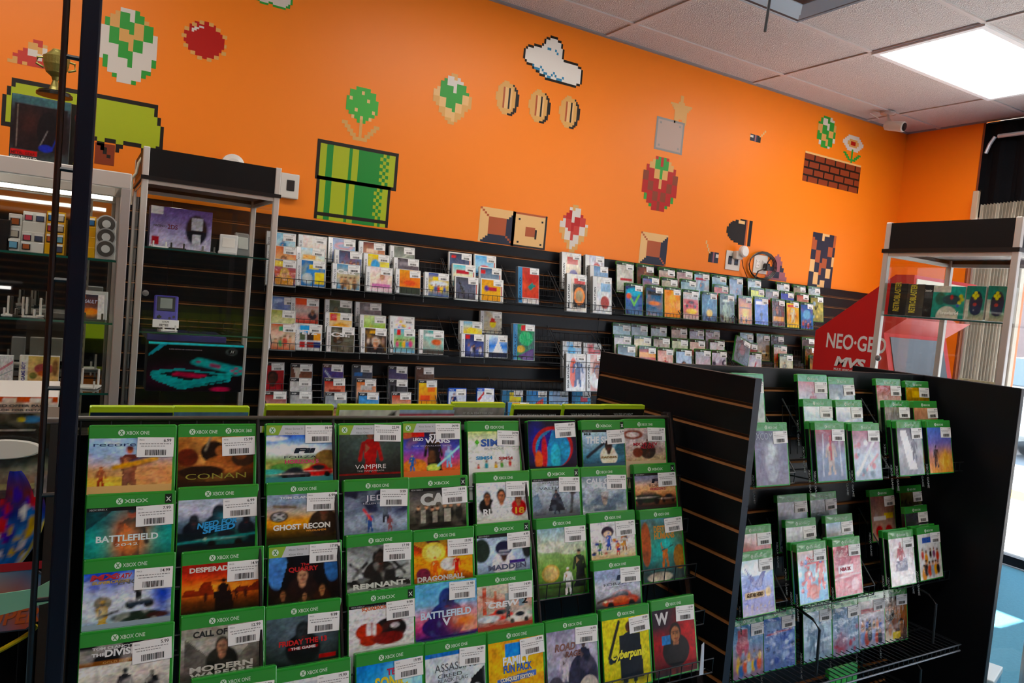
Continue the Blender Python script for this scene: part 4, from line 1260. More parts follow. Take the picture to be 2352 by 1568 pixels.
ORD = ['first', 'second', 'third', 'fourth', 'fifth', 'sixth', 'seventh', 'eighth', 'ninth', 'tenth', 'eleventh', 'twelfth', 'thirteenth', 'fourteenth', 'fifteenth']
b_ = lambda w, **k: dict(w=w, **k)
FRONT = [  # col row px py price band desc spec titles
 ('A', 0, 204.6, 976, '6.99', 'one', 'pale blue cover with a masked runner', 'g e0b070 d9a468 9fb6dc 5f92d6;s .3 .9 .35 .4 b8d4f4;e .2 .08 .3 .12 e8c060;m .48 -.3 1.12 6a3430 b87048 1;l .5 .5 1 .75 .02 3a4a70;l .3 .38 .8 .55 .03 c89830;m .15 -.05 .45 a04828 e08848;s .82 .2 .25 .3 d89a70;n .25 9 c8a080', [('recore', .3, .83, .09, '20386e', b_(.5, al='c', b=.0))]),
 ('A', 1, 198, 1136, '7.99', 'x', 'teal cover with an orange lit soldier', 'g 2f8a80 38aaa0 1f6f72 2a8f92;p 0 1 .35 1 0 .55 0c4a50;p 1 1 1 .4 .6 1 2d9a98;s .52 .35 .2 .5 f08038 .9;m .52 -.45 1.4 1c3034 b85a38;s .45 .3 .12 .3 e86030 .6;s .5 .3 .12 .3 f8b070 .7;n .3 8 1a5a60', [('BATTLEFIELD', .48, .30, .13, 'dfeeee', b_(.72, b=.03)), ('2042', .47, .2, .055, 'dfeeee', b_(.26, b=0))]),
 ('A', 2, 192, 1286, '14.99', 'one', 'blue and white cover with off road riders', 'g 9ab0c4 d8dde4 e4e8f2 4a70c8;s .2 .85 .3 .3 2a50c0;s .9 .5 .2 .5 2c52b4;m .62 .28 .5 1c2026 222222 1;e .53 .32 .06 .09 15171a;e .74 .3 .06 .09 15171a;l .53 .32 .74 .36 .03 2a3a48;e .22 .4 .1 .13 8a8478;m .22 -.3 .75 b89858 5a5048 1;e .62 .08 .3 .1 2a3a30;e .85 .06 .13 .06 4a2a28;n .3 10 e8ece8', [('MX', .22, .86, .11, 'c02a34', b_(.3, sh=.3)), ('VS ATV', .42, .86, .09, 'c02a34', b_(.2, sh=.3)), ('SUPERCROSS', .3, .78, .055, 'c0a048', b_(.42, sh=.2)), ('ENCORE', .6, .74, .075, '6a6a72', b_(.45, sh=.2))]),
 ('A', 3, 183, 1454, '5.99', 'one', 'grey cover with white block title and gold strip', 'g 8f8a84 c8c4bc d8d4cc 8a857c;r 0 .7 1 1 1a1c20;r 0 .62 1 .72 8a5a2a;m .5 -.2 .7 2a2c30 3a3a40;m .8 -.25 .65 1e2024 3a3838;n .35 8 e8e4dc', [('TOM CLANCY\'S', .36, .92, .05, 'd8d8d8', b_(.46)), ('THE', .2, .8, .06, 'e8e8e8', b_(.15)), ('DIVISION', .52, .78, .13, 'e8e8e8', b_(.5)), ('GOLD EDITION', .45, .65, .04, 'd8a860', b_(.4, b=0))]),
 ('B', 0, 409, 974.5, '15.99', 'duo', 'brown cover with a crouching warrior', 'g 2a180c 6a3c1c a8703c b8834a;s .45 .55 .25 .4 e8b070;e .12 .55 .14 .2 6a2c18;e .46 .66 .17 .24 1c120c;e .56 .68 .08 .12 a86c40;e .6 .38 .26 .2 a86a3c;l .25 .3 .7 .28 .06 b87848;l .35 .7 .42 1 .015 8a8070;e .86 .5 .16 .18 3a281c;e .82 .55 .08 .08 7a4a2c;e .3 .22 .3 .14 2c1a10;n .35 9 3c2210', [('CONAN', .5, .06, .13, '8f8a30', b_(.8, b=.0))]),
 ('B', 1, 409, 1119, '6.99', 'one', 'dark blue cover with two masked figures', 'g 10181c 183038 6a8090 c8ccd8 b0b8c8;b .52 .36 .75 16222f 2a3038 1c2430;b .2 .34 .5 141e2a 343840 20262e;b .88 .34 .4 15202c 20262e 1a2028;s .6 .6 .12 .12 40a0b0 .6;r 0 0 1 .3 10242c;c .6 .12 .6 1f5a58;l 0 .08 1 .2 .01 2aa0a0', [('NEED FOR', .5, .42, .12, '2f9ad8', b_(.52, sh=.25, rot=.12)), ('SPEED', .52, .3, .12, '2f9ad8', b_(.42, sh=.25, rot=.12))]),
 ('B', 2, 417.6, 1268.5, '14.99', 'one', 'orange sunset cover with a lone hatted figure', 'g 2a2012 6a3c1c c87038 e0683c b84030 a03028;s .5 .5 .5 .12 f8a050;p 0 .35 .05 .5 .2 .46 .26 .62 .36 .62 .4 .4 .5 .35 8a3820;p .6 .35 .72 .48 .85 .44 1 .58 1 .35 7a3420;m .52 .0 .66 201412;p .42 .02 .4 .4 .62 .4 .66 .02 201412;e .52 .63 .085 .018 201412;m .3 .2 .2 4a241a;m .68 .2 .22 4a241a;m .8 .2 .2 4a241a', [('DESPERADOS', .4, .84, .1, 'e8dcd0', b_(.62))]),
 ('B', 3, 415.5, 1415.6, '12.99', 'one', 'grey cover with a bearded soldier and large title', 'g 4a4a44 8a8780 b8b5ac 9a968c;p .05 .1 .05 .8 .4 .3 .55 .8 .55 .1 6a6762;p .95 .1 .95 .8 .7 .3 77746e;b .5 .3 .7 20221f b08870 2a2420;n .3 8 55534c', [('CALL OF', .35, .82, .12, '2c2c2a', b_(.42)), ('MODERN', .5, .13, .11, 'c8c6c0', b_(.78)), ('WARFARE', .5, .01, .1, 'c8c6c0', b_(.78))]),
 ('B', 4, 440, 1560, '9.99', 'one', 'cover mostly below the picture under the bearded soldier', 'g 3a3a3a 8a8a8a', []),
 ('C', 0, 610, 972, '39.99', 'series', 'beach cover with a red sports car and blue sky', 'g 3a8a90 c8b070 88a060 d8e0e4 78a8e0 3a62c8 4a3a9a;s .3 .55 .5 .1 f0f4f8;e .1 .75 .2 .05 e8f0fc;e .9 .32 .2 .2 8a7040;e .3 .2 .25 .08 5a8a48;c .75 .1 .5 c01c1c;c .4 .06 .45 3a3c48;e .05 .12 .2 .05 58b8b0', [('FORZA', .5, .45, .06, '202838', b_(.48, b=0)), ('HORIZON 5', .52, .33, .09, 'd04870', b_(.5)), ('Fii', .55, .58, .11, '141c2c', b_(.3, sh=.4, b=.06))]),
 ('C', 1, 612, 1109, '6.99', 'one', 'desert dusk cover with a round badge', 'g 2a2410 7a5c20 c89040 c8b8a8 8a9cb0 9aa8b8;s .5 .35 .6 .1 f0a840;b .82 .3 .8 3a2c20 6a4c38 2a2018;e .17 .5 .13 .12 2a2c2c;e .17 .5 .1 .09 9a9a98;e .17 .5 .08 .07 2a2c2c;l .11 .45 .23 .55 .012 c8c8c8;l .23 .45 .11 .55 .012 c8c8c8;l .1 .74 .4 .7 .02 7a6a58', [("TOM CLANCY'S", .45, .9, .05, 'e0e4e4', b_(.55)), ('GHOST RECON', .5, .2, .12, 'e8e4dc', b_(.82)), ('WILDLANDS', .7, .13, .04, 'd89030', b_(.3))]),
 ('C', 2, 616, 1253, '17.99', 'series', 'dark cover with a pale face and red title', 'g 14100e 2a1c18 0c1018 101828;e .12 .6 .14 .35 5a88c0;e .9 .6 .12 .3 4a78b0;p .15 .2 .3 .9 .42 .3 0c0f14;p .85 .2 .7 .9 .6 .3 0c0f14;b .47 .2 .62 2a1a18 c89a80 2a1c14;b .2 .02 .3 2a2018 a87858 2a1c14;b .75 .04 .34 3a2018 b88860 3a2818;b .5 -.02 .26 3a3020 b08868 2a1c14', [('The', .5, .78, .06, 'b01a1c', b_(.12)), ('QUARRY', .48, .66, .1, 'b01a1c', b_(.42))]),
 ('C', 3, 610, 1394, '9.99', 'one', 'dark teal cover with a hooded figure and red title', 'g 10201c 2a3834 44545a 5a6a72;s .5 .6 .4 .4 6a7880;b .5 .3 .85 151a1c 3a4244 20282a;r .3 .28 .7 .36 a01818;n .35 8 1c2828;r .72 .04 .95 .12 a02018', [('FRIDAY THE 13', .5, .4, .11, 'c01c1c', b_(.66)), ('THE GAME', .5, .295, .055, 'd8d0d0', b_(.34))]),
 ('C', 4, 630, 1539, '19.99', 'one', 'plain white cover at the bottom edge, under the hooded figure', 'g d0d4d4 e8ecec;s .3 .5 .3 .3 b0c8d8', []),
 ('D', 0, 777, 972, '22.99', 'series', 'grey green cover with a figure in a red jacket', 'g 1c1e1e 2c3432 3a4642 4a5450;s .5 .7 .4 .4 5a6a64;m .5 -.25 1.12 a0201e 8a5c48;e .5 .83 .07 .1 201814;e .5 .8 .05 .08 8a5c48;r 0 0 1 .03 7a1c18', [('VAMPIRE', .5, .15, .11, 'e8e4e0', b_(.5, b=.0)), ('THE MASQUERADE', .5, .08, .035, 'c8c0bc', b_(.44, b=0))]),
 ('D', 1, 789, 1102, '9.99', 'one', 'starry blue cover with a red blade figure', 'g 7a8aa0 a8b4c8 3a4260 232a3c 2a3048;e -.1 .3 .5 .6 8a94a4 .7;m .65 .2 .6 1a1c28;m .4 .0 .48 3a5a90 b88868;l .3 .55 .42 .3 .015 e04040;m .72 .0 .36 8a3a3a;n .25 9 b8c4d4', [('JEDI', .5, .76, .14, 'd8d8e0', b_(.35, b=0)), ('FALLEN ORDER', .5, .67, .04, 'c8c8d0', b_(.42, b=0))]),
 ('D', 2, 795, 1230, '17.99', 'one', 'grey cover with a dark robed figure', 'g 8a8e8c b0b4b4 a0a4a4 6a6e6c;p 0 .05 .5 .2 1 .0 1 .1 .5 .35 0 .2 2c2c2a;l .1 .3 .3 .6 .025 2a2a2a;l .9 .3 .72 .6 .025 2a2a2a;l .05 .6 .3 .3 .02 2a2a2a;l .95 .5 .7 .35 .02 2a2a2a;b .5 .3 .9 2a2826 4a3c34 1c1a18;n .3 9 c8ccc8', [('REMNANT', .5, .02, .12, 'd8dcd8', b_(.82))]),
 ('D', 3, 799, 1364, '9.99', 'x', 'white cover with red and black football helmets', 'g d8d8da e6e6e8 e8e8ea;e .62 .38 .26 .26 231c1c;e .3 .38 .2 .2 b04028;e .3 .42 .04 .22 e8e0dc;e .38 .42 .03 .2 e8e0dc;e .3 .18 .14 .12 a83c20;e .6 .18 .24 .14 7a2420;e .7 .45 .07 .06 c8c0c0;n .12 9 b05040', [('SQUADRONS', .4, .86, .08, 'd86a30', b_(.42)), ('MULTIPLAYER', .45, .93, .025, 'a0a0a0', b_(.4, b=0))]),
 ('D', 4, 816.4, 1502.6, '19.99', 'one', 'blue and yellow cartoon racing cover', 'g c8a020 3a8ad8 58b8e8 2a80c8;e .2 .5 .3 .2 2060c0;s .8 .7 .3 .3 b0e0f0;j 20 .05 e8c830 2aa0d8 e04030', [('TEAM', .6, .84, .08, 'c02a50', b_(.3)), ('SONIC', .52, .68, .15, 'e8d028', b_(.5)), ('RACING', .5, .55, .1, '48c0e8', b_(.6))]),
 ('E', 0, 924, 968, '34.99', 'series', 'night sky cover with brick built figures', 'g e07030 b05890 5a60b8 2a2a58 181838;e .05 .82 .15 .14 c06a48;m .52 -.15 .95 15161c;p .4 .0 .45 .6 .6 .6 .68 .0 15161c;e .2 .12 .2 .14 d88840;m .15 .0 .35 3a70b0 e8c050;m .8 .05 .45 8ab8e8;e .52 .06 .12 .08 c8d870;l .6 .1 1 .5 .015 a8e8f8;r .15 .72 .36 .92 c81818;n .25 10 c88850', [('LEGO', .255, .78, .08, 'f0f0f0', b_(.18)), ('STAR', .6, .84, .12, 'e8e8f0', b_(.3)), ('WARS', .6, .72, .12, 'e8e8f0', b_(.45)), ('THE SKYWALKER SAGA', .5, .63, .035, 'c0c0d8', b_(.7, b=0))]),
 ('E', 1, 937, 1096.8, '18.99', 'x', 'smoky grey cover with soldiers in a row', 'g 2c2c26 4a4a40 7a756a 5a5a58 3a3c3e;k 7 .3 1.0 2a2a26 34342e 20201c;r 0 .0 1 .12 20201c;n .3 9 8a8478;r .2 .12 .28 .45 a8a498;r .4 .12 .48 .4 98948a;r .6 .12 .72 .45 a8a498', [('CALL', .55, .58, .28, 'c8c8c2', b_(.72, b=.06))]),
 ('E', 2, 948.4, 1218.6, '19.99', 'one', 'orange cartoon cover with a yellow sunburst', 'g 8a5020 e89020 f0a838 d05828 3a1c30;y .5 .5 9 f8d050 .35;e .33 .72 .2 .24 e8d068;e .33 .72 .13 .16 f0e090;m .35 .05 .55 d8702a e0b080;e .6 .4 .16 .16 d8d8d0;m .72 .1 .5 c83820 e0b080;e .15 .2 .12 .16 7a3048', [('DRAGONBALL', .45, .03, .12, 'd8d0d0', b_(.8))]),
 ('E', 3, 952.6, 1343, '11.99', 'bare', 'unboxed blue and pink soldier cover', 'g 3a2a78 c05080 d890a0 88b8d8 68a8d0 78b8dc;e .85 .2 .3 .15 e8a088;b .5 .3 .85 2a3a78 3a4a80 2a4080;e .4 .2 .3 .2 3a2068;s .75 .3 .2 .2 f08840;n .2 8 90c8e0', [('BATTLEFIELD', .5, .36, .13, 'c8dcf0', b_(.85)), ('V', .5, .2, .14, 'e0e4f4', b_(.14))]),
 ('E', 4, 974, 1477, '14.99', 'one', 'icy grey cover with a black flag', 'g b0bcc4 c8d4dc d4dce2 dce4e8;r 0 .95 .6 1 2a78c0;p .7 .2 .75 .6 1 .75 1 .3 1c1c20;e .85 .48 .06 .06 c8ccd0;m .5 -.1 .7 3c444c 8a7868;l .1 .2 .3 .75 .02 a0aab4;n .25 9 98a8b4', [("ASSASSIN'S", .5, .76, .1, '50565c', b_(.7, b=0)), ('CREED', .4, .68, .05, '50565c', b_(.4, b=0)), ('BLACK FLAG', .45, .62, .05, '6a7076', b_(.5, b=0))]),
 ('F', 0, 1072, 967, '24.99', 'one', 'white cover with a green gem and blue lettering', 'g e8e8e6 eceeea e8eee0 c8d890;p .12 .72 .17 .8 .22 .72 .17 .6 58a838;k 5 .05 .5 c04040 30a0b0 d8b040 5a9a40;r .5 .31 .88 .33 c04040', [('SIMS', .48, .6, .19, '3a60b0', b_(.48)), ('4', .86, .58, .2, '48a048', b_(.14)), ('BUNDLE', .5, .5, .06, '90989a', b_(.38, b=0)), ('SIMS4', .3, .24, .09, '3a90c0', b_(.32)), ('SIMS4', .72, .22, .08, 'b04040', b_(.28))]),
 ('F', 1, 1091, 1085, '6.99', 'one', 'white cover with three rugby players', 'g d8d8d4 d8dce0 dce4ec e8ecf0;b .2 .38 .55 181c1c a87858 201814;b .8 .3 .55 c02830 b07858 2a1c14;b .47 .34 .7 e0e4e8 b88060 1c1412', [('RUGBY', .4, .14, .17, 'e8e8ea', b_(.56)), ('18', .82, .15, .16, 'e0a828', b_(.18))]),
 ('F', 2, 1092, 1204.6, '4.99', 'x', 'pale cover with a purple helmeted football player', 'g 8a9ab0 b8cce4 c8dcf0 a8b8c8;e .08 .6 .16 .3 2a3a30;e .95 .6 .1 .3 3a3c40;b .5 .22 .8 e0e0ec 5a4030 1c1c3a;e .5 .62 .16 .19 22264a;l .42 .55 .6 .55 .01 c8c8d0;l .4 .48 .6 .46 .01 c8c8d0;r .6 .2 .9 .3 4a3080;r .2 .9 .6 1 2a3a48', [('MADDEN', .56, .08, .13, '5a6080', b_(.72))]),
 ('F', 3, 1093, 1322, '14.99', 'one', 'city bridge cover with race cars', 'g b04030 a8b8b0 c8b0a0 d8a090 c8c0b0 d0c8b8;r .1 .3 .16 .95 c06048;r .3 .4 .34 .85 c87860;l .05 .75 .5 .55 .012 c06048;r .5 .5 .6 .75 98a8a8;r .75 .4 .85 .8 88a0a8;c .4 .22 .5 d84838;c .75 .12 .45 e8e0d8;e .2 .18 .2 .08 d0d8e0;m .55 .15 .4 3a4a50;n .2 10 c8d0c8', [('CREW', .46, .44, .14, 'e8e8ea', b_(.56, sh=.2)), ('2', .86, .46, .16, '202020', b_(.11)), ('THE', .2, .56, .05, 'e8e8ea', b_(.14))]),
 ('F', 4, 1118.4, 1452, '19.99', 'one', 'yellow cartoon party game cover', 'g d89820 e0a828 e8b830 e0a020;y .5 .5 12 f0c848 .5;r .3 .78 .6 .96 3a90d8;e .35 .1 .12 .12 c84030;e .62 .12 .12 .1 3068c0;e .85 .1 .1 .1 48a0a8;e .12 .14 .1 .12 b83030;p .15 .5 .85 .56 .85 .48 .15 .42 5a7ab8', [('FAMILY', .5, .68, .11, 'e8f0f8', b_(.5)), ('FUN PACK', .52, .58, .1, '2a60b8', b_(.52)), ('CONQUEST EDITION', .5, .47, .05, 'f0e8c8', b_(.6))]),
 ('G', 0, 1211, 966, '19.99', 'bare', 'unboxed dark cover with a red and blue striped helmet', 'g 1a1430 2a2048 1c1838 14122c;s .15 .6 .15 .4 0c2a90;e .5 .42 .42 .46 b01828;e .5 .38 .36 .42 1f8ab8;p .1 .1 .25 .6 .5 .82 .35 .3 2a2a90;e .32 .3 .06 .36 c02838;e .55 .2 .1 .3 48b8d0;e .2 .15 .08 .2 e07038;e .75 .35 .1 .2 30a0c8', []),
 ('G', 1, 1218.5, 1077, '18.99', 'x', 'pale cover with a cloaked figure and ship head', 'g 5a6068 98a0a8 b8c4cc c4ccd2;m .5 .0 .68 2a2c38 8a6a58;p .4 .45 .6 .45 .68 .1 .32 .1 242834;l .8 .0 .85 .55 .03 4a4440;e .86 .56 .07 .05 4a4440;p 0 .5 .12 .6 .2 .2 0 .1 7a8ca0;n .25 9 8898a8', [("ASSASSIN'S", .4, .85, .07, '5a6068', b_(.4, b=0)), ('CREED', .5, .79, .05, '5a6068', b_(.24, b=0)), ('VALHALLA', .5, .69, .08, '4a5058', b_(.72, b=0))]),
 ('G', 2, 1230, 1192, '7.99', 'one', 'grassy field cover with a golf pose', 'g 2a3818 5a8038 7aa050 98b878 c8d4c8 98b8c8;e .3 .72 .35 .08 d8dccc;e .7 .66 .3 .07 c8d0b8;m .85 .1 .55 2a2c30 c8a080;e .25 .34 .18 .13 c8a860;e .25 .34 .14 .1 d8c088;m .6 .0 .4 e8e8e4 caa080;p .7 .1 .95 .45 .98 .1 20242a;n .25 10 4a6830', []),
 ('G', 4, 1251.7, 1428, '14.99', 'one', 'stone grey cover with racing motorbikes', 'g 4a4a58 8a889c a8a8bc c0bccc 9a98b0;m .35 .2 .5 c8c0c8 8a7a78;e .3 .15 .22 .14 50505c;e .7 .3 .3 .35 3a3c50;m .72 .2 .6 2a3048 6a5850;e .15 .2 .16 .18 3a3c48;e .8 .12 .2 .2 c0b8b0;n .35 9 7a7488', [('ROAD', .35, .72, .1, '8a6058', b_(.4, sh=.2)), ('RAGE', .5, .62, .08, '7a5048', b_(.3, sh=.2))]),
 ('H', 0, 1333.5, 965, '8.99', 'x', 'blue grey cover with a baseball player', 'g 305a70 5890a8 88a8b8 a8c4d4 b8d0dc;b .6 .2 .72 e0dcc8 4a342a 1c1814;l .1 .2 .5 .6 .03 1c2a38;e .9 .4 .15 .2 3a6a78', [('MLB', .12, .84, .07, '20303c', b_(.16)), ('THE SHOW', .5, .6, .2, 'e8ecf0', b_(.86, sh=.1)), ('PADRES', .6, .14, .06, '8a6a30', b_(.36))]),
 ('H', 1, 1332.7, 1072.6, '8.99', 'one', 'frosted blue grey cover with a hooded face', 'g a8b4bc 6a7c8c 8a9cac c0ccd4 90a0ac;b .5 .1 .9 6a7888 a8988c 7a8894;e .5 .62 .3 .08 c8d0d8;n .4 8 dce4e8 5a6a78', [('CALL OF', .4, .8, .14, 'dce0e4', b_(.6)), ('DUTY', .5, .66, .14, 'dce0e4', b_(.5))]),
 ('H', 2, 1352, 1179, '16.99', 'one', 'white cartoon cover with a dark haired girl', 'g d8c098 e4e0dc e8e8ec e8e8ee;e .38 .72 .14 .16 3a2840;e .38 .66 .09 .09 e8c8b0;m .4 .2 .5 5068b0 e8c8b0;m .75 .15 .55 b08050 e0c0a0;m .2 .1 .4 5a8a58 e0c0a0;m .6 .05 .4 c05a50 e0c0a0;j 26 .04 c89848 385098 38302c d8d0c8 c06858', []),
 ('H', 3, 1361.7, 1288.6, '8.99', 'one', 'pale sky cover with an orange race car', 'g 3a3c40 8a8a8c b8bcc4 a8b4c8 98a8c4 a8b4d0;c .55 .12 .8 b04828;e .55 .16 .18 .1 c86830;l .05 .15 .4 .28 .02 4a2c24;s .3 .5 .5 .2 c8ccd8', [('FORZA 5', .5, .56, .08, '505a68', b_(.62, b=0)), ('Fii', .62, .7, .12, '1c2c48', b_(.3, sh=.4, b=.06)), ('MOTORSPORT', .5, .5, .03, '68707c', b_(.4, b=0))]),
 ('H', 4, 1379.6, 1402, '19.99', 'one', 'yellow cover with an armed figure from behind', 'g b8b01c d0c820 d8d024 d4cc20;m .55 .05 .85 20303c 8a5c40;e .57 .86 .08 .08 5a3828;p .35 .1 .35 .75 .8 .75 .85 .1 1c2834;l .12 .45 .35 .95 .03 2c2c28;l .15 .4 .4 .45 .05 20303c', [('Cyberpunk', .52, .42, .12, 'e8e038', b_(.74, sh=.3))]),
 ('I', 0, 1430.7, 962, '22.99', 'one', 'beige cover with a dirt bike close up', 'g c8b090 b8a8a0 d0c8c8 c8b8b4;e .2 .8 .25 .14 8a5040;e .2 .8 .16 .08 d8d0cc;e .55 .3 .2 .25 3a3430;m .55 .1 .55 4a3830 6a4838;e .3 .25 .12 .15 7a4030;n .3 10 6a5048', [('MX VS ATV', .5, .46, .09, 'a82030', b_(.6)), ('ALL OUT', .55, .37, .08, 'a82030', b_(.36))]),
 ('I', 1, 1454, 1066, '14.99', 'x', 'tan desert cover with a dark green car', 'g 2a2420 8a5c40 c89068 d8b090 9a98a8 6a7490;c .3 .25 .7 1c3420;c .8 .2 .4 5a3c2c;s .5 .5 .5 .1 e8b888', [('FORZA', .55, .58, .09, '3a3440', b_(.4, b=0)), ('HORIZON 2', .55, .48, .07, 'b03050', b_(.38)), ('Fii', .55, .7, .12, '1c1c30', b_(.3, sh=.4, b=.06))]),
 ('I', 2, 1468, 1171.4, '22.99', 'one', 'teal and orange cartoon adventure cover', 'g 1c3c40 2a5c60 4a7870 7a7850 5a8898;s .5 .55 .4 .3 30b0a8;m .55 .2 .5 c07830 2aa8a8 1;e .58 .58 .1 .08 40c0b8;e .9 .35 .15 .2 a07830;e .1 .6 .12 .35 a85c28;e .4 .06 .3 .08 c8c0b0;n .25 9 5a4828', [('DESTROY', .55, .78, .1, 'c88c30', b_(.5)), ('HUMANS', .55, .67, .1, 'c88c30', b_(.5))]),
 ('I', 4, 1493.7, 1380.6, '12.99', 'one', 'dark red cover with a bearded wrestler', 'g 1c1018 7a1c28 a01828 34182c 2c2030;s .8 .6 .25 .5 b81c2c;m .5 -.15 .8 6a2c20 b08060;b .52 .35 .62 1c1c1e a87858 241610;e .5 .3 .22 .14 202022;p .2 .6 .4 .6 .4 .46 .2 .46 3a80b8', [('W', .22, .78, .18, 'd8d4d4', b_(.32))]),
]
_ri = {}
for (cn, r, px, py, price, band, desc, spec, titles) in FRONT:
    y, z = rowYZ(r)
    P = at(px, py, Y=y)
    full = (cn + str(r)) in ('G2', 'I2', 'I4', 'H4', 'G4', 'F4', 'E4', 'D4')
    me = cover_mesh('one', spec, titles, nx=60, seed=ord(cn) * 7 + r, band=band, spine='1c2a20', vis=0 if full else .405)
    k = _ri.get(r, 0); _ri[r] = k + 1
    put_case('one', me, P, 14, '%s, %s row, front wire rack' % (desc, ORD[r]), 'green cases on the front wire rack', price,
             yaw=random.Random(desc).uniform(-.8, .8), roll=0, sz=.0045 if band in ('series', 'bare') else 0, sx=(-.001 if band == 'bare' else 0))

# lime cases on the far side of the same rack
LIME = [(205, 934, 398, 'navy back with two lines of white lettering', 'g 20303c 243848', ('THE MOST', 'PHOTO-REALISTIC', "WE'VE EVER SEEN")), (397, 934, 572, 'back with small photos of a landscape', 'g 8a8450 5a7a90;r .4 .0 1 .9 4a6a9a;e .5 .6 .1 .2 a89858', ()),
        (610, 930, 771, 'brown back with a written quote', 'g 3a3020 54462e;n .3 8 6a5a40', ('A man without a past', 'in a world without a future')), (778, 930, 916, 'back showing a grey green battlefield', 'g 5a6a58 98a898 c8d0c4;l .5 .7 .9 .95 .04 3a3a30;l .1 .6 .4 .9 .03 3a4030', ()),
        (915, 930, 1041, 'blue back with a red strip', 'g 5a88b0 88a8c0 98b0c0;r 0 .85 1 .95 a03848', ()), (1040, 925, 1158, 'grey back with faint lettering', 'g 4a4c4a 6a6c68 8a8c88', ('IT IS A MATTER OF',)),
        (1180, 930, 1297, 'black back reading in small white capitals', 'g 14140f 1c1c18', ("THE HOTTEST ROCK 'N' ROLL SONGS",)), (1296, 930, 1387, 'black back with grey print', 'g 101010 1c1c1c', ('YOUR BAND YOUR STAGE',)), (1386, 930, 1478, 'black back at the rack end', 'g 15150f 24241c', ("YOU'RE UP NEXT",))]
for i, (px, py, px2, desc, spec, tx) in enumerate(LIME):
    P = at(px + 1, py, Y=1.478)
    T = [(s, .5, .93 - .055 * j - (.03 if len(tx) > 2 else .02), .03, 'b8c4c0', b_(min(.85, .035 * len(s)), b=.0)) for j, s in enumerate(tx)]
    me = cover_mesh('lime', spec, T, nx=24, seed=i, spine='a9cf1e')
    put_case('lime', me, P, -6, 'lime case showing its %s, behind the front rack' % desc, 'lime green cases on the far side of the rack', '9.99', sticker=False)

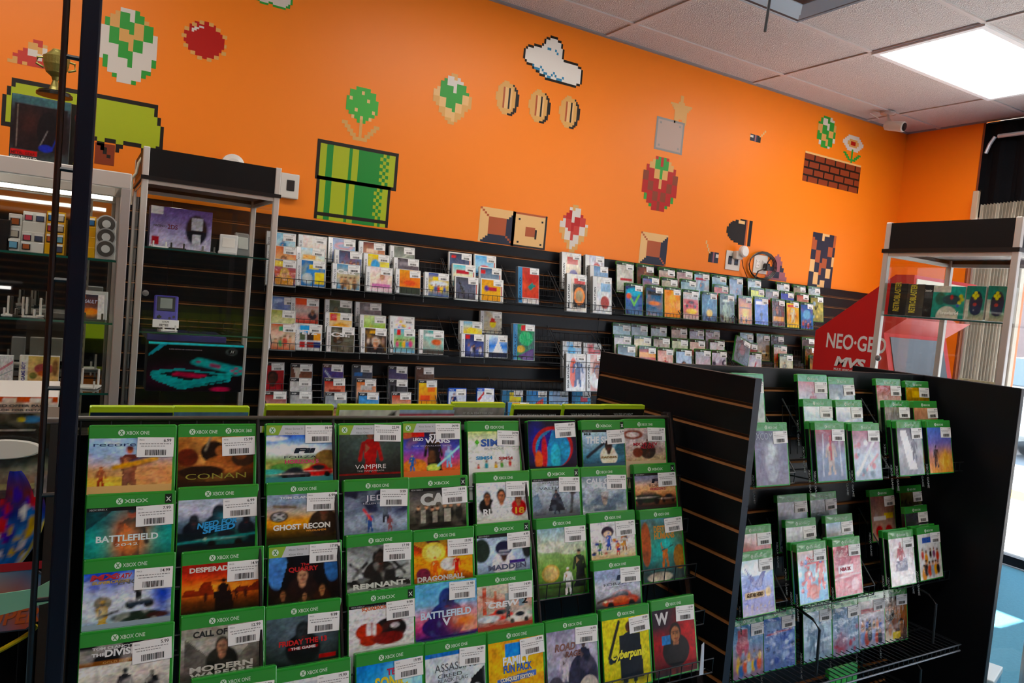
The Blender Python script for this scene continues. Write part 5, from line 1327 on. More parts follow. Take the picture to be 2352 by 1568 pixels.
# ================================================================== GONDOLA CASES
GYB = 1.527
GT = {'b': GYB - .035, 'm': GYB - .095, 'f': GYB - .155}
def C4(x, y): return 1600 + x / 2.096, 820 + y / 2.096
GON = [  # tier x y colours... desc
 ('r1', 'b', 165, 75, 'c8d0c8 8aa090', 'pale cover half hidden by the side wing', ''),
 ('r1', 'b', 483, 80, 'a8c8d8 c8d8e0 b06058', 'pale blue cover with a red figure', 'm .5 .2 .6 a05058 c08070;s .7 .3 .2 .2 5088b0'),
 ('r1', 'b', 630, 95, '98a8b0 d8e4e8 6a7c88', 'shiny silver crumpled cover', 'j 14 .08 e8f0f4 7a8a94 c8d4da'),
 ('r1', 'b', 860, 102, 'c0b8ac d8d0c4 b03a30', 'cream cover with a red ring emblem', 'e .35 .5 .16 .18 b03a30;e .35 .5 .1 .11 d0c8bc'),
 ('r1', 'b', 1002, 113, '2c2820 3a3428 c8a020', 'dark cover with a yellow arch', 'r .25 .78 .75 .92 e0b820;e .5 .4 .28 .2 d8a820;e .5 .36 .2 .14 3a3020'),
 ('r1', 'm', 510, 200, '88b8d8 b8d8ec e0ecf4', 'light blue cover with white splashes', 'm .4 .1 .6 6888a8;e .7 .4 .2 .1 f0f4f8'),
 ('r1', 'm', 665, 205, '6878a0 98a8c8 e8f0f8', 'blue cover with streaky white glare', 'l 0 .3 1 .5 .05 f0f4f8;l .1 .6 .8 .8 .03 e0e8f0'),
 ('r1', 'm', 900, 207, '403c38 58544c 98907c', 'charcoal cover with grey lettering', 'r .15 .75 .7 .9 7a766c;e .5 .3 .2 .12 d8d0a0'),
 ('r1', 'm', 1040, 210, '4a3c44 785858 c89878', 'plum cover with a glowing head', 's .5 .5 .25 .25 e8c0a0'),
 ('r1', 'f', 270, 315, '7a7484 8a88a0 686c80', 'slate cover with pale block lettering', 'e .5 .4 .2 .36 a8acb8;s .5 .6 .2 .2 c8d0d4;n .4 8 5a5c70'),
 ('r1', 'f', 565, 312, '7a88a0 8898b0 a05058', 'foggy blue cover with a red central figure', 'm .5 .1 .75 c0b0a8 c04040;r .48 .4 .54 .9 b03840;l .2 .1 .25 .9 .02 c8ccd4;l .85 .1 .8 .9 .02 c8ccd4'),
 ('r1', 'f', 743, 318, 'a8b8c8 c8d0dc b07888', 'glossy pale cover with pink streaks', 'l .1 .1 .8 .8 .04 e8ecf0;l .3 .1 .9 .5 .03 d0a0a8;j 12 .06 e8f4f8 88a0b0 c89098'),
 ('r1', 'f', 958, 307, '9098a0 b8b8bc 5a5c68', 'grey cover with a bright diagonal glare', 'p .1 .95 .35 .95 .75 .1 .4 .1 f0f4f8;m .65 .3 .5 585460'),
 ('r1', 'f', 1103, 305, 'd89a48 c88870 7a78b8 5878c0', 'blue to orange sunset cover', 'm .3 .1 .5 3a3048;m .7 .1 .4 c07830 e0b080;s .7 .3 .3 .2 f0b858'),
 ('r2', 'b', 385, 665, '98a0b0 a8b4c4 c8ccd4', 'misty blue cover with a dark hill', 'p 0 .1 .3 .5 1 .4 1 .1 3a4a60;e .8 .3 .1 .1 e0d8c8'),
 ('r2', 'b', 542, 655, '4a5858 687878 98a0a0', 'green grey cover with a crouching shape', 'e .4 .4 .2 .2 2a3030;l .4 .2 .7 .5 .05 c8c080'),
 ('r2', 'b', 830, 640, 'c8a090 a88878 784840', 'racing cover with red wheels and a yellow digit', 'e .3 .2 .15 .14 b02c30;e .7 .2 .15 .14 b02c30;r .55 .5 .9 .6 e0c030;r .1 .45 .6 .55 e8e4e0'),
 ('r2', 'b', 975, 622, '1c201c 2c302c 6a6840', 'nearly black cover with faint script', 'l .2 .2 .8 .4 .03 8a8030'),
 ('r2', 'm', 425, 785, 'b8c4d0 d0d4d8 c8ccd0', 'white winter cover with dark pines', 'l .1 .3 .1 .6 .03 405060;l .25 .3 .25 .7 .03 405060;l .4 .3 .4 .55 .03 50606c;l .7 .3 .72 .65 .03 405060;r 0 .2 1 .35 6a7c90'),
 ('r2', 'm', 617, 765, 'e0b060 c8a888 98b8d0', 'orange and sky blue cover', 'm .4 .1 .6 5a6088;s .8 .3 .2 .3 a8d0e8'),
 ('r2', 'm', 1000, 722, '2c2c30 3a3a40 4a4a50', 'plain charcoal cover', 'n .3 5 585860'),
 ('r2', 'm', 196, 817, 'a83848 c84858 d8d4d0', 'crimson cover partly behind the wing', 'r 0 .0 1 .35 3a3838'),
 ('r2', 'f', 205, 945, '3038a0 3c50b8 7090d0 c8e4f0', 'deep blue concert cover with a gold bar', 'e .5 .85 .5 .15 e0f0f8;p .1 .9 .45 .6 .9 .95 .6 .5 .35 .5 3044a0;r .1 .3 .7 .42 b08830;e .82 .38 .09 .09 d8b040;k 6 .1 .3 4050b0 303890'),
 ('r2', 'f', 478, 902, '58a8d8 88c8e8 d8c0b8', 'bright cyan and red basketball cover', 'm .35 .1 .6 d83838 b07050;m .78 .2 .7 c83030 a86848;e .5 .2 .2 .15 c85838;r .3 .75 .75 .9 d04048;j 16 .05 e8f0f8 c83838 3888c8'),
 ('r2', 'f', 650, 878, 'c84860 b83850 d06878', 'pink red cover with a white title bar', 'e .35 .75 .3 .3 a02c44;r .15 .45 .7 .6 e8dce0;l 0 .35 1 .42 .015 e8dce0;e .75 .2 .15 .12 d8a8b0;n .3 8 d890a0'),
 ('r2', 'f', 918, 843, 'd8d0cc e0d8d8 dcd4d4', 'off white cover with a red basketball player', 'm .45 .3 .6 a84048 884038;p .2 .3 .25 .5 .7 .55 .7 .3 5a5878;n .15 9 c07078'),
 ('r2', 'f', 1057, 822, 'e0dcd4 e4e0dc e0e4e0', 'white cover crowded with people in orange', 'k 5 .5 .6 c04830 e8a030 4a3028 804868;k 6 .15 .8 e89828 3a3430 c85830 a0a8b0;r .2 .8 .8 .93 3868b8'),
 ('r3', 'f', 170, 1262, '90788c a88890 7890b0 5880a8', 'brick toy movie cover full of figures', 'r .15 .7 .45 .92 b83040;e .3 .6 .2 .2 b05060;k 7 .2 .7 e8c040 4870a8 d86838 a0b8c8;k 5 .4 .5 d8a848 8a90a8'),
 ('r3', 'f', 320, 1225, '6878a8 7888b8 4860a0', 'blue comic cover packed with characters', 'j 30 .06 2c3060 a8b8d8 4858a0 c8d0e4;r .1 .78 .5 .92 8898b8;l .1 .68 .9 .74 .012 c05040'),
 ('r3', 'f', 510, 1197, '889cb0 a8b8c8 c8d4dc', 'icy cover with tall grey figures', 'm .3 .1 .7 6a7c90;m .6 .1 .7 5a6c84;r .1 .85 .6 .9 d8e0e8;n .35 9 c8d8e4'),
 ('r3', 'f', 650, 1178, '8090a8 98a8c0 586c88', 'hazy cover with a red group low down', 's .3 .2 .25 .25 a03848;j 20 .05 5a6c88 b8c4d4 a04050;n .3 8 a8b8cc'),
 ('r3', 'f', 775, 1145, 'a098a8 b0a8b8 c8c0b8', 'cover with a red banner and brawling crowd', 'r .1 .72 .85 .84 b02830;k 6 .45 .6 c88868 4858a0 38302c d8b890;k 6 .2 .8 8898c0 c05840 2c2c38'),
 ('r3', 'f', 890, 1125, '3a2820 7a4420 a06830 4a3c34', 'brown cover with two bearded hunters', 'b .3 .1 .5 d8c8b8 c89070 8a8078;b .75 .1 .55 5a4030 a87850 1c1814;r .4 .05 .7 .2 d8c040;b .3 .6 .35 3a2c24 c88858 4a3020'),
]
Z3 = 0
for i, (row, tier, x, y, cols, desc, ops) in enumerate(GON):
    px, py = C4(x, y)
    P = at(px, py, Y=GT[tier])
    tl = 12
    if row == 'r3': P = at(px, py, Y=GT['m'] - .03); tl = 9
    T = []
    if desc.startswith('slate'): T = [('XCOM', .3, .84, .13, 'b8c0cc', b_(.5, b=0))]
    elif 'two bearded' in desc: T = [('DUCK', .45, .62, .08, 'b0a898', b_(.3, b=0)), ('DYNASTY', .45, .5, .1, 'b0a898', b_(.6, b=0))]
    elif 'gold bar' in desc: T = [('GUITAR HERO', .4, .33, .07, '5a4010', b_(.5))]
    elif 'white title bar' in desc: T = [('NBA 2K', .42, .5, .07, 'b03048', b_(.4))]
    elif 'cyan' in desc: T = [('NBA', .5, .84, .07, 'f0e8e8', b_(.25)), ('2K PLAYGROUNDS', .52, .77, .05, 'f0e8e8', b_(.4))]
    elif 'in orange' in desc: T = [('SIMS 4', .5, .82, .1, '2050a8', b_(.6))]
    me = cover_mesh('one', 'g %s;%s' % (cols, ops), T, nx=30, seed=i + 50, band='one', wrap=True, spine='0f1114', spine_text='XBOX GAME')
    put_case('one', me, P, tl, '%s, %s on the black gondola' % (desc, {'r1': 'upper rack', 'r2': 'lower rack', 'r3': 'wire shelf'}[row]), 'green cases on the gondola', '%d.99' % (4 + (i * 7) % 30), small=True, yaw=random.Random(i).uniform(-1.5, 1.5))

for i, (row, tier, x, y, cols, desc, ops) in enumerate(GON):
    if tier != 'f' or row == 'r3' or 'concert' in desc or 'slate' in desc: continue
    px, py = C4(x, y)
    P = at(px, py, Y=GT[tier]) + Vector((-.003, .0165, .0))
    me = cover_mesh('one', 'g %s' % cols, (), nx=8, seed=i + 90, band='one', spine='0f1114', spine_text='XBOX GAME')
    put_case('one', me, P, 12, 'spare case directly behind the %s' % desc, 'green cases on the gondola', '9.99', sticker=False)


def grack(pa, pb, zl_px, label, dz=.055):
    A, B = at(*pa, Y=GYB - .165), at(*pb, Y=GYB - .165)
    wall_rack(A.x, B.x, A.z - .03, label, GYB - .17, yb=GYB, dy=.06, dz=.055, arm=.215, group='wire racks on the gondola')
grack((1712, 1090), (1822, 1088), 0, 'short black wire rack beside the side wing, upper level of the gondola')
grack((1886, 1083), (2038, 1079), 0, 'black wire rack in the middle of the gondola upper level')
grack((2070, 1068), (2212, 1062), 0, 'black wire rack beside the smooth end panel, upper level')
grack((1695, 1398), (1806, 1360), 0, 'short black wire rack beside the side wing, lower level of the gondola')
grack((1848, 1372), (2006, 1340), 0, 'black wire rack in the middle of the gondola lower level')
grack((2062, 1330), (2190, 1300), 0, 'black wire rack beside the smooth end panel, lower level')
# flat wire shelves with bent ends
for n, (z, dpt) in enumerate(((.512, .26), (.30, .26))):
    t = empty('wire_shelf', (1.425, GYB, z))
    f = MB()
    f.tube([(0, -.003, 0), (1.12, -.003, 0), (1.12, -dpt, 0), (0, -dpt, 0)], .003, '2a2c30', 'wire', close=True).tube([(0, -dpt, -.02), (1.12, -dpt, -.02)], .003, '6a6e74', 'wire')
    f.tube([(0, -dpt * .5, -.003), (1.12, -dpt * .5, -.003)], .0025, WC, 'wire')
    f.obj('shelf_frame', t)
    w = MB()
    for k in range(45): w.tube([(.012 + k * .0249, -.003, .001), (.012 + k * .0249, -dpt, .001), (.012 + k * .0249, -dpt, -.02)], .0016, '22242a', 'wire', n=4)
    w.obj('shelf_wires', t)
    for x in ((.44, 1.02) if n == 0 else (.98,)):
        MB().tube([(x, -.02, .0), (x, -.02, .16), (x + .01, -.06, .175), (x + .01, -.19, .15), (x + .01, -.215, .13), (x + .01, -.22, .0)], .004, '1c1e22', 'wire', n=6).obj('divider_loop', t)
    tag(t, ['black wire shelf holding a row of six standing cases on the gondola', 'lowest black wire shelf of the gondola with one green case end'][n], 'wire shelf')
me = cover_mesh('one', 'g 3a9a40 4aa850', (), nx=8, seed=3)
put_case('one', me, at(1905, 1540, Y=1.33), 3, 'green case end showing under the gondola wire shelf', 'green cases on the gondola', '8.99', sticker=False)

# ================================================================== CASES ON THE WALL BOARD
def C3(x, y): return 620 + x / 3.267, 480 + y / 3.267
def CX(x, y): return 1260 + x / 3.095, 540 + y / 3.095


WT = {'b': SF - .035, 'm': SF - .083, 'f': SF - .131}
GENERIC = ['e .5 .35 .25 .2 {2};s .3 .6 .3 .2 {0}', 'm .5 .05 .7 {2} d8a888;e .2 .3 .12 .12 {1}', 'b .5 .2 .65 {2} d0a080 3a2a20', 'k 4 .25 .8 {1} {2} {0}', 'j 14 .08 {0} {1} {2}', 'c .5 .3 .8 {2};r 0 .0 1 .15 {1}']
# kind crop tier x y colours(3) | description | optional painter ops
WALL = '''
U ds 3 b -25 160 8ac0d8 c8e0e8 3a80b0|pale blue beach cover
U ds 3 b 215 185 e8e0dc e8d8d0 b05868|white cover with pink script|r .2 .3 .8 .42 c87888;s .6 .2 .3 .1 d8b0a0
U ds 3 b 440 205 2a5a90 5888b8 b03830|blue cover with a red oval ship|e .5 .7 .4 .14 b04038;e .5 .7 .3 .08 4878a8
U ds 3 b 670 235 6a2818 d0a080 502870|brown and purple card table cover|r .15 .55 .7 .75 e0c8b0;k 3 .2 .6 d8a070 502870
U ds 3 b 902 268 6a7068 9aa098 c8c8b8|grey green insect cover|l .2 .4 .7 .7 .03 c8d0c0
U dsw 3 b 1343 317 28304a 4a5a80 d8c040|white case with a night car cover|r .1 .8 .35 .92 c82020;c .5 .3 .7 1c2030
U dsw 3 b 1535 335 68a8d8 a8d0e8 c83828|white case with a red hat on sky|e .5 .35 .3 .2 c83828
U ds 3 m -22 262 d87848 e8b888 c84858|orange pastel group cover
U ds 3 m 200 277 88c0e0 e0e8d0 e8b040|rainbow cover with a yellow title|r .1 .55 .6 .72 e0a838;e .3 .3 .3 .12 d05050
U ds 3 m 487 298 38405a 7880a0 b05040|dusky cover of tall dark figures|k 5 .35 .9 b8b0b8 504858 883838
U ds 3 m 705 325 e8c838 e8d860 4890c8|yellow cover with a blue swirl|e .35 .5 .22 .3 58a0d0;e .7 .3 .25 .2 e8a838
U ds 3 m 930 357 3a3034 686068 908890|dark mystery cover with grey title|r .1 .7 .6 .85 888088
U dsw 3 m 1370 405 68c0d0 e8e0c0 c03038|white case with a tropical island cover|r .15 .6 .8 .75 b03040;e .5 .2 .4 .15 58b868
U dsw 3 m 1573 428 3a5878 8898a8 b83828|white case with a red square and a toy crowd|r .05 .7 .28 .92 c82020;k 4 .25 .7 38507a c86838
U ds 3 f -28 362 4060a0 c05838 c88848|purple and red cartoon hero cover|b .55 .15 .8 c89040 d8a880 c8b050;r 0 .75 .6 .95 e0c030
U ds 3 f 203 372 3a78b0 4a90c8 e8d028|blue sea cover with a yellow block|r .55 .1 .95 .55 e0c828;e .25 .3 .22 .2 c8d0d0;r .3 .7 .75 .85 e8d040
U ds 3 f 470 400 5aa0c8 c8b890 8a6840|kittens cover with white bubble title|k 4 .25 1 c8a070 8a6a4a d8c8a8;k 3 .1 .9 6a5038 b89870|Catz
U ds 3 f 722 423 d8c8d0 f0e0c8 d8a0b0|cream and pink cartoon girl cover|b .55 .4 .5 e0b8b8 e8c0a0 b05838;r .1 .15 .9 .3 c880b0
U ds 3 f 943 443 e0a020 e8801c 4a6048|orange sunburst vehicle cover|e .5 .45 .3 .12 d86018;r 0 0 1 .25 40483c
U ds 3 f 1162 468 4868b0 e8c830 5a8a38|blue cover with yellow title and animals|r .2 .7 .75 .88 e0c830;e .5 .55 .45 .12 d8e0f0;k 5 .3 .7 e0c838 4060a8 c84838
U dsw 3 f 1390 497 303444 58607a 98a0a8|white case with a dark armoured creature|p .1 .9 .5 .3 .3 .2 1c2028;p .9 .7 .4 .3 .8 .1 585c70
U dsw 3 f 1583 515 d89a20 e8b838 b02038|white case with a gold cover and red crest|r .2 .5 .8 .66 b83048;e .25 .58 .12 .14 6048a0
U cd 3 f 1862 427 b03828 c85838 387888|tall grey case with a red planet and green tank|e .6 .75 .4 .2 b83828;p .3 .45 .6 .6 .8 .5 .5 .35 2a8078;r 0 0 1 .16 e0dcd8
M ds 3 b -15 645 5878b0 a0b8d8 7888c8|pale blue lettered cover
M ds 3 b 158 657 d8503c c8c0bc a0888c|grey cover with a red slab title|r .05 .75 .5 1 e06030;b .75 .3 .4 38384a c89878 5a4030
M ds 3 b 415 672 5a6048 485050 98a090|swampy cover with two faces|b .3 .4 .5 3a4030 988868 2a2820
M ds 3 b 643 692 4a444c 787078 9a929a|smoky plum cover with serif title|r .2 .65 .7 .85 989098
M ds 3 b 1580 758 b8b8b0 c8c8c0 d8b038|grey doodle cover with a red haired kid|e .5 .42 .18 .18 e8d048;p .3 .5 .5 .8 .7 .5 c83828
M ds 3 m -30 745 a8a860 d8d8b0 688838|yellow green field cover
M ds 3 m 415 768 d8b040 e8d0a8 b03828|cream cover with a yellow hero swirl|e .5 .4 .4 .2 d8a030;r .05 .7 .3 .95 c83028
M ds 3 m 675 787 c8d8a8 98b858 e0a860|leafy green cookbook cover|r .3 .6 .7 .8 a8c890;r .2 .25 .8 .4 d8b080
M ds 3 m 900 797 e8e8e8 f0f0f0 d04878|white cover with colourful blob letters|j 14 .07 4890d0 e05898 e8c038 68b050
M ds 3 m 1425 833 88c0e0 e0c838 c05040|sky cover with yellow racers|e .5 .6 .3 .15 e8d040;k 4 .2 .7 c84838 e8d040 4888c8
M ds 3 f -28 850 c06848 e8d0c0 58a878|green banded party cover|k 4 .3 .9 d8a888 58a070 c85848;r .3 .75 .9 .9 48a078
M ds 3 f 175 855 c8c8c8 d8d8d8 3880c0|cover of nine coloured squares under blue title|r .1 .1 .35 .35 b02828;r .4 .1 .65 .35 8a3028;r .7 .1 .95 .35 283878;r .1 .4 .35 .65 5a6850;r .4 .4 .65 .65 382820;r .7 .4 .95 .65 e0a028;r .1 .7 .5 .95 30a0d8|PETZ
M ds 3 f 427 875 404840 5a6458 a8a8a0|grey green detective cover|b .3 .5 .5 2c3430 b8a088 484840|CSI:
M ds 3 f 683 885 382c28 584c48 d8a828|dark cover with a bearded suited man|r .2 .8 .7 .93 d8a828;k 5 .45 .6 d8c8b8 988078 b04838;b .5 .1 .8 28242a d8a080 c8c0b8
M ds 3 f 900 888 70a8c8 98c068 e0d8c0|green garden cover with five friends|r .15 .75 .35 .95 c82828;k 5 .35 .8 c85888 68a850 e0b040 5888c8
M ds 3 f 1123 900 58a8a8 a0c8c0 c86838|teal sea cover with an orange creature|e .65 .5 .25 .14 c86838;r .1 .75 .5 .88 e0f0ec;r 0 .0 1 .12 384848
M ds 3 f 1437 930 283058 405088 8890b8|dark blue brick figures cover|r .05 .8 .25 .95 c82828;k 5 .3 .8 5868a8 c8c8d0 282838
M ds 3 f 1618 937 d8e8f8 3880d0 284068|white and blue winged cover|p .2 .2 .5 .8 .8 .2 e8f0f8;r 0 0 1 .2 28304a
M cd 3 f 1825 855 289868 385858 683878|tall case with green splashes and red drip title|e .5 .6 .4 .2 30a870;r .2 .82 .6 .97 b82838;e .2 .3 .25 .1 c8a838;p .0 .1 1 .35 1 .0 .3 .0 5a3878
L psp 3 b -60 1143 a02028 b84048 e0d8d8|silver case with a red basketball player|b .5 .3 .8 b02838 583428 1c1414;r .1 .05 .9 .2 d8d4d0|LIVE
L psp 3 b 158 1155 5a4038 986850 c0a088|silver case with a brown portrait|p .1 1 .3 .5 .5 1 c8c0b8;e .6 .4 .3 .25 a86848
L psp 3 b 397 1160 203880 304890 48a050|silver case with a blue galaxy cover|l .1 .9 .6 .5 .03 c0d8f0;e .6 .3 .3 .15 58a048
L psp 3 b 620 1165 404858 687080 3a5a90|silver case with a grey blue soldier|r .1 .75 .5 .85 4878b0;m .6 .1 .5 98a0a8
L psp 3 b 890 1175 4a4868 787090 c09858|silver case with a violet warrior|m .5 .1 .6 786898 c89878
L psp 3 b 1095 1180 404040 585858 787878|silver case with a plain dark grey cover
L psp 3 m 150 1262 b8b8b8 d8dcdc 487888|silver case with a white and teal cover|e .4 .6 .3 .1 487888
L psp 3 m 410 1263 b03830 d8a890 e0c8a8|silver case with a red and cream striped cover|r .2 .6 .8 .75 8a3828
L psp 3 m 650 1270 c87848 d8c0b0 e0a058|silver case with an orange split cover|r .2 .75 .8 .9 c0c0c0;r .1 .3 .5 .65 e0a050;r .5 .3 .9 .65 c86838
L psp 3 m 890 1273 404048 686870 90909c|silver case with tall black lettering|r .1 .5 .25 .9 1c1c20;r .35 .5 .45 .9 1c1c20
L psp 3 m 1117 1278 e8c028 e89028 d05828|silver case with a yellow orange block cover|r .1 .4 .6 .6 d86028;r .5 .7 .9 .9 e87828;r .7 .1 .85 .2 c8e0b0
L psp 3 f -45 1363 983038 c8b8b8 d8d8d8|silver case with a red striped white cover|r .1 .3 .9 .4 b03038
L psp 3 f 153 1365 989898 c8c8cc b04848|silver case with silver discs and red edge|e .3 .5 .15 .1 e0e0e0;e .7 .5 .15 .1 e0e0e0
L psp 3 f 417 1370 9098a0 b0b8c0 586878|silver case with a frosty grey cover
L psp 3 f 667 1372 5090c8 78b0d8 d8b838|silver case with a bright blue cartoon cover|r .15 .45 .7 .6 e8e8f0
L psp 3 f 915 1370 b85040 d8c8b0 783028|silver case with a cream cover and rust script|l .1 .4 .9 .6 .04 b85040
L vita 3 f 1340 1340 b8c0d0 d8dce8 a83040|small blue case with a baseball batter|m .3 .1 .8 283868 c89878
L vita 3 f 1555 1340 b8c8d8 e0e0e8 b03038|small blue case with red diagonal stripes|p .0 .6 .4 1 .5 1 .1 .5 b83038
L cd 3 b 1740 1355 286888 4898b8 e0c020|tall case reading in yellow slab letters|r .2 .8 .9 .95 e8d020;r .2 .65 .9 .78 e8d020
L cd 3 b 1925 1358 3878b0 68a0c8 c05848|tall case with a tilted red photo|p .2 .6 .8 .8 .8 .5 .3 .4 c05048
L cd 3 b 2093 1362 284870 4880b0 98b8d0|tall case with a dark blue ship|l .2 .4 .8 .7 .04 c0d8e8
L cd 3 b 2265 1365 3890b8 60a8c8 c05868|tall case with a cyan and pink title|r .3 .7 .8 .85 c85868
L cd 3 f 1785 1447 e0a030 e8b848 c84828|tall case with an orange front, lower tier
U sat 4 b 95 115 d0d0c8 c8b8a0 4838a0|tall white spined case with a flag hero|r .1 .7 .8 .9 b03830;e .5 .35 .3 .2 403888
U sat 4 b 262 135 c0c8d8 d8d8dc a83040|tall white spined case with a red capped player|b .5 .4 .6 b0b8c8 c08868 a82838
U sat 4 m 295 210 7898b8 98b0c8 b8c8d8|tall case with a plain pale blue cover
U sat 4 f 130 268 d8d4cc c8b8a8 28180c|tall case with a flaming clock|r .15 .1 .95 .75 1c120c;e .55 .42 .35 .24 e08820;e .55 .42 .24 .16 a89878;r .2 .75 .9 .9 b83020
U sat 4 f 315 287 d0d0cc d8d8d8 88a8c0|tall case with a red basketball|r .25 .6 .9 .85 98b8d0;e .55 .3 .3 .18 a85048
M sat 4 b 100 750 a8c8e0 d8d8dc 30a0d8|tall case with a bright blue disc|e .35 .75 .25 .18 30a8e0
M sat 4 b 247 762 d8a8a0 d8d0d0 b83838|tall case with a red top half|r .1 .5 .9 .95 c04840;e .6 .5 .2 .15 283868
M sat 4 f 125 838 d8d8d4 c8c8d0 4868a0|tall case with an armoured blue figure|e .2 .5 .25 .4 d86030;m .5 .1 .8 385080 c8c8d0
M sat 4 f 270 843 c8a098 d8c8c0 983838|tall case with a brown baseball player|e .5 .5 .35 .42 a86850;b .5 .3 .6 d8d8d8 a87050 283060
U old 4 b 483 182 c8c8c0 d8d8d0 786058|green edged case with a white desert cover|r .2 .45 .9 .52 b03038
U old 4 b 628 200 504038 807068 b05040|green edged case with a brown fighter|m .5 .1 .8 786050 c89070
U old 4 b 783 225 c8c0b8 a86058 504048|green edged case with a red car strip|r .1 .5 .8 .6 b03838
U old 4 b 910 238 c0b0b0 a88080 884858|green edged case with a pink grey cover
U old 4 b 1035 255 98b8c8 c8d8e0 b04858|green edged case with an icy blue fighter|m .5 .1 .7 7898b0 c8a090;r .1 .8 .8 .9 b04858
U old 4 b 1160 275 b8c8d0 5890b8 a8c8d8|green edged case with a blue car nose|e .5 .3 .4 .15 4880a8
U old 4 b 1283 290 7888a0 98a8b8 c07868|green edged case with a foggy group|m .6 .1 .6 58607a c08870
U old 4 b 1415 305 a8b8c0 d0d8dc 687888|green edged case with a silver wrinkled wrap
U old 4 b 1622 328 c0d0d8 e0e4e8 b07868|green edged case with a white glare, by the corner|e .3 .4 .2 .2 c08878
U old 4 b 1740 350 908878 b0a898 786858|green edged case with a beige crowd|k 5 .4 .6 584838 a89070
U old 4 b 1845 360 98a0a0 b8b8b0 586868|green edged case with a grey misty cover
U old 4 m 667 282 5080b8 c8a058 c05838|green edged case with a comic blue cover|k 4 .4 .8 e0c848 4878b8 c84838
U old 4 m 803 295 b8b0a0 989080 585048|green edged case with a beige off road cover
U old 4 m 940 307 98b0b8 b8c0c0 507888|green edged case with a pale teal cover
U old 4 m 1175 345 b05838 a83828 3a6838|green edged case with a red and green cover|r .0 .0 1 .3 386838
U old 4 m 1437 368 d8e040 d0d838 202818|green edged case with a neon yellow cover|p .3 .3 .5 .8 .6 .5 202818
U old 4 m 1540 378 686060 988880 a04030|green edged case with a red masked face|e .4 .5 .2 .25 a03828
U old 4 m 1650 392 4048a0 5058b0 7888c0|green edged case with a violet blue cover
U old 4 m 1762 405 a85848 c8a898 683828|green edged case with a red brown pair|k 2 .3 1.2 a04838 c89878
U old 4 m 1862 423 888048 a8a060 585838|green edged case with a mossy camouflage cover|j 12 .08 c8b868 484828 98a8b8
U old 4 f 545 335 282860 4868a0 38a0b8|green edged case with a crossed green blades cover|e .5 .8 .45 .15 30a8c0;l .2 .7 .5 .35 .05 78c048;l .8 .7 .5 .35 .05 78c048;e .2 .65 .15 .1 d86838
U old 4 f 692 348 284868 387090 d08030|green edged case with a fish of fire|e .5 .45 .35 .08 d88038;r .1 .75 .9 .9 302818
U old 4 f 822 363 e09028 e8a838 983818|green edged case with an orange burning figure|m .5 .2 .75 f0c048 f0d060;s .5 .5 .4 .5 e87820 .4
U old 4 f 955 380 c0b8b0 c83838 a01c20|green edged case with a red sports car|c .5 .55 .9 b82028;e .55 .3 .35 .1 e8c028;r 0 .75 1 .95 b8b8b8
U old 4 f 1088 397 385878 588098 98b8c8|green edged case with a blue creature|m .5 .1 .8 487898 88b0c0;e .5 .3 .2 .15 d8c080
U old 4 f 1215 410 30382c 485040 98a890|green edged case with grey green robed figures|m .4 .0 .8 98a890;m .65 .0 .7 788870;r .2 .8 .7 .9 c8d0c0
U old 4 f 1347 425 904018 c86828 e8b048|green edged case with an explosion|s .5 .4 .3 .3 f8d068;r .1 .6 .9 .68 583020;k 4 .15 .6 482818 d89040
U old 4 f 1463 432 3858b0 6888d0 c0b0d0|green edged case with a blue sky dancer|m .5 .15 .4 302850;r .1 .8 .8 .92 e8e0f0
U old 4 f 1587 447 481818 702020 a83828|green edged case with a dark red portrait|b .4 .45 .6 401820 b87858 201418;r .1 .2 .9 .4 d8a040
U old 4 f 1690 460 e0c028 c88828 785028|green edged case with a golden robot|m .5 .2 .7 c8c0a0 e8c838;r .1 .85 .8 .95 c83828
U old 4 f 1790 472 385898 4878a8 a84838|green edged case with a blue haunted cover|e .5 .6 .3 .2 78a8c8;k 4 .15 .7 a84838 283858
M old 4 b 457 620 98b0b8 b8c8cc 587080|green edged case with a frosted teal cover
M old 4 b 587 627 a8b8c0 c8d0d4 687888|green edged case with a pale grey lettered cover|r .1 .4 .9 .55 788890
M old 4 b 727 638 b0c0c8 d0d8dc 889aa8|green edged case with a white hazy cover
M old 4 b 872 648 c0b0a8 d8d0cc 889090|green edged case with a pinkish wrap
M old 4 b 1000 660 b0b8c8 d0d4dc 8890a8|green edged case with a bluish white cover
M old 4 b 1115 668 b0b8c0 d8c8cc b05860|green edged case with a small red accent|e .7 .4 .15 .1 b04850
M old 4 b 1360 690 889098 a8b0b8 586068|green edged case behind the fallen one
M old 4 b 1478 697 786858 a89070 c8a050|green edged case with a bronze dragon
M old 4 b 1580 705 4a4048 686068 888088|green edged case with a dusky plum cover
M old 4 b 1800 722 504040 786868 a89898|green edged case with a dim brown cover
M old 4 m 465 702 b8b0b0 d8d0d0 906868|green edged case with a grey script cover|r .1 .35 .9 .45 583848
M old 4 m 607 710 c8b890 d8d0b8 3858a0|green edged case with a cream and blue cover|r .2 .3 .8 .45 3858a0
M old 4 m 745 715 a8a098 c8c0b8 584848|green edged case with a taupe car cover
M old 4 m 877 728 b8c0a8 c8c8b8 58705a|green edged case with a sage cover
M old 4 m 1003 735 d0b8b0 e0d0c8 985048|green edged case with a peach cover|r .1 .5 .9 .7 b07068
M old 4 m 1145 738 c8c8d0 e0e0e4 c09098|green edged case with a bright white wrap
M old 4 m 1385 760 703030 985050 c89888|green edged case with a maroon figure
M old 4 m 1600 775 c8c0b8 b84838 d0a050|green edged case with a red and gold cover|r .2 .5 .9 .75 b83828;e .3 .3 .15 .1 e0a030
M old 4 m 1822 787 584028 885830 c08840|green edged case with an amber cover|r .2 .5 .8 .65 c88838
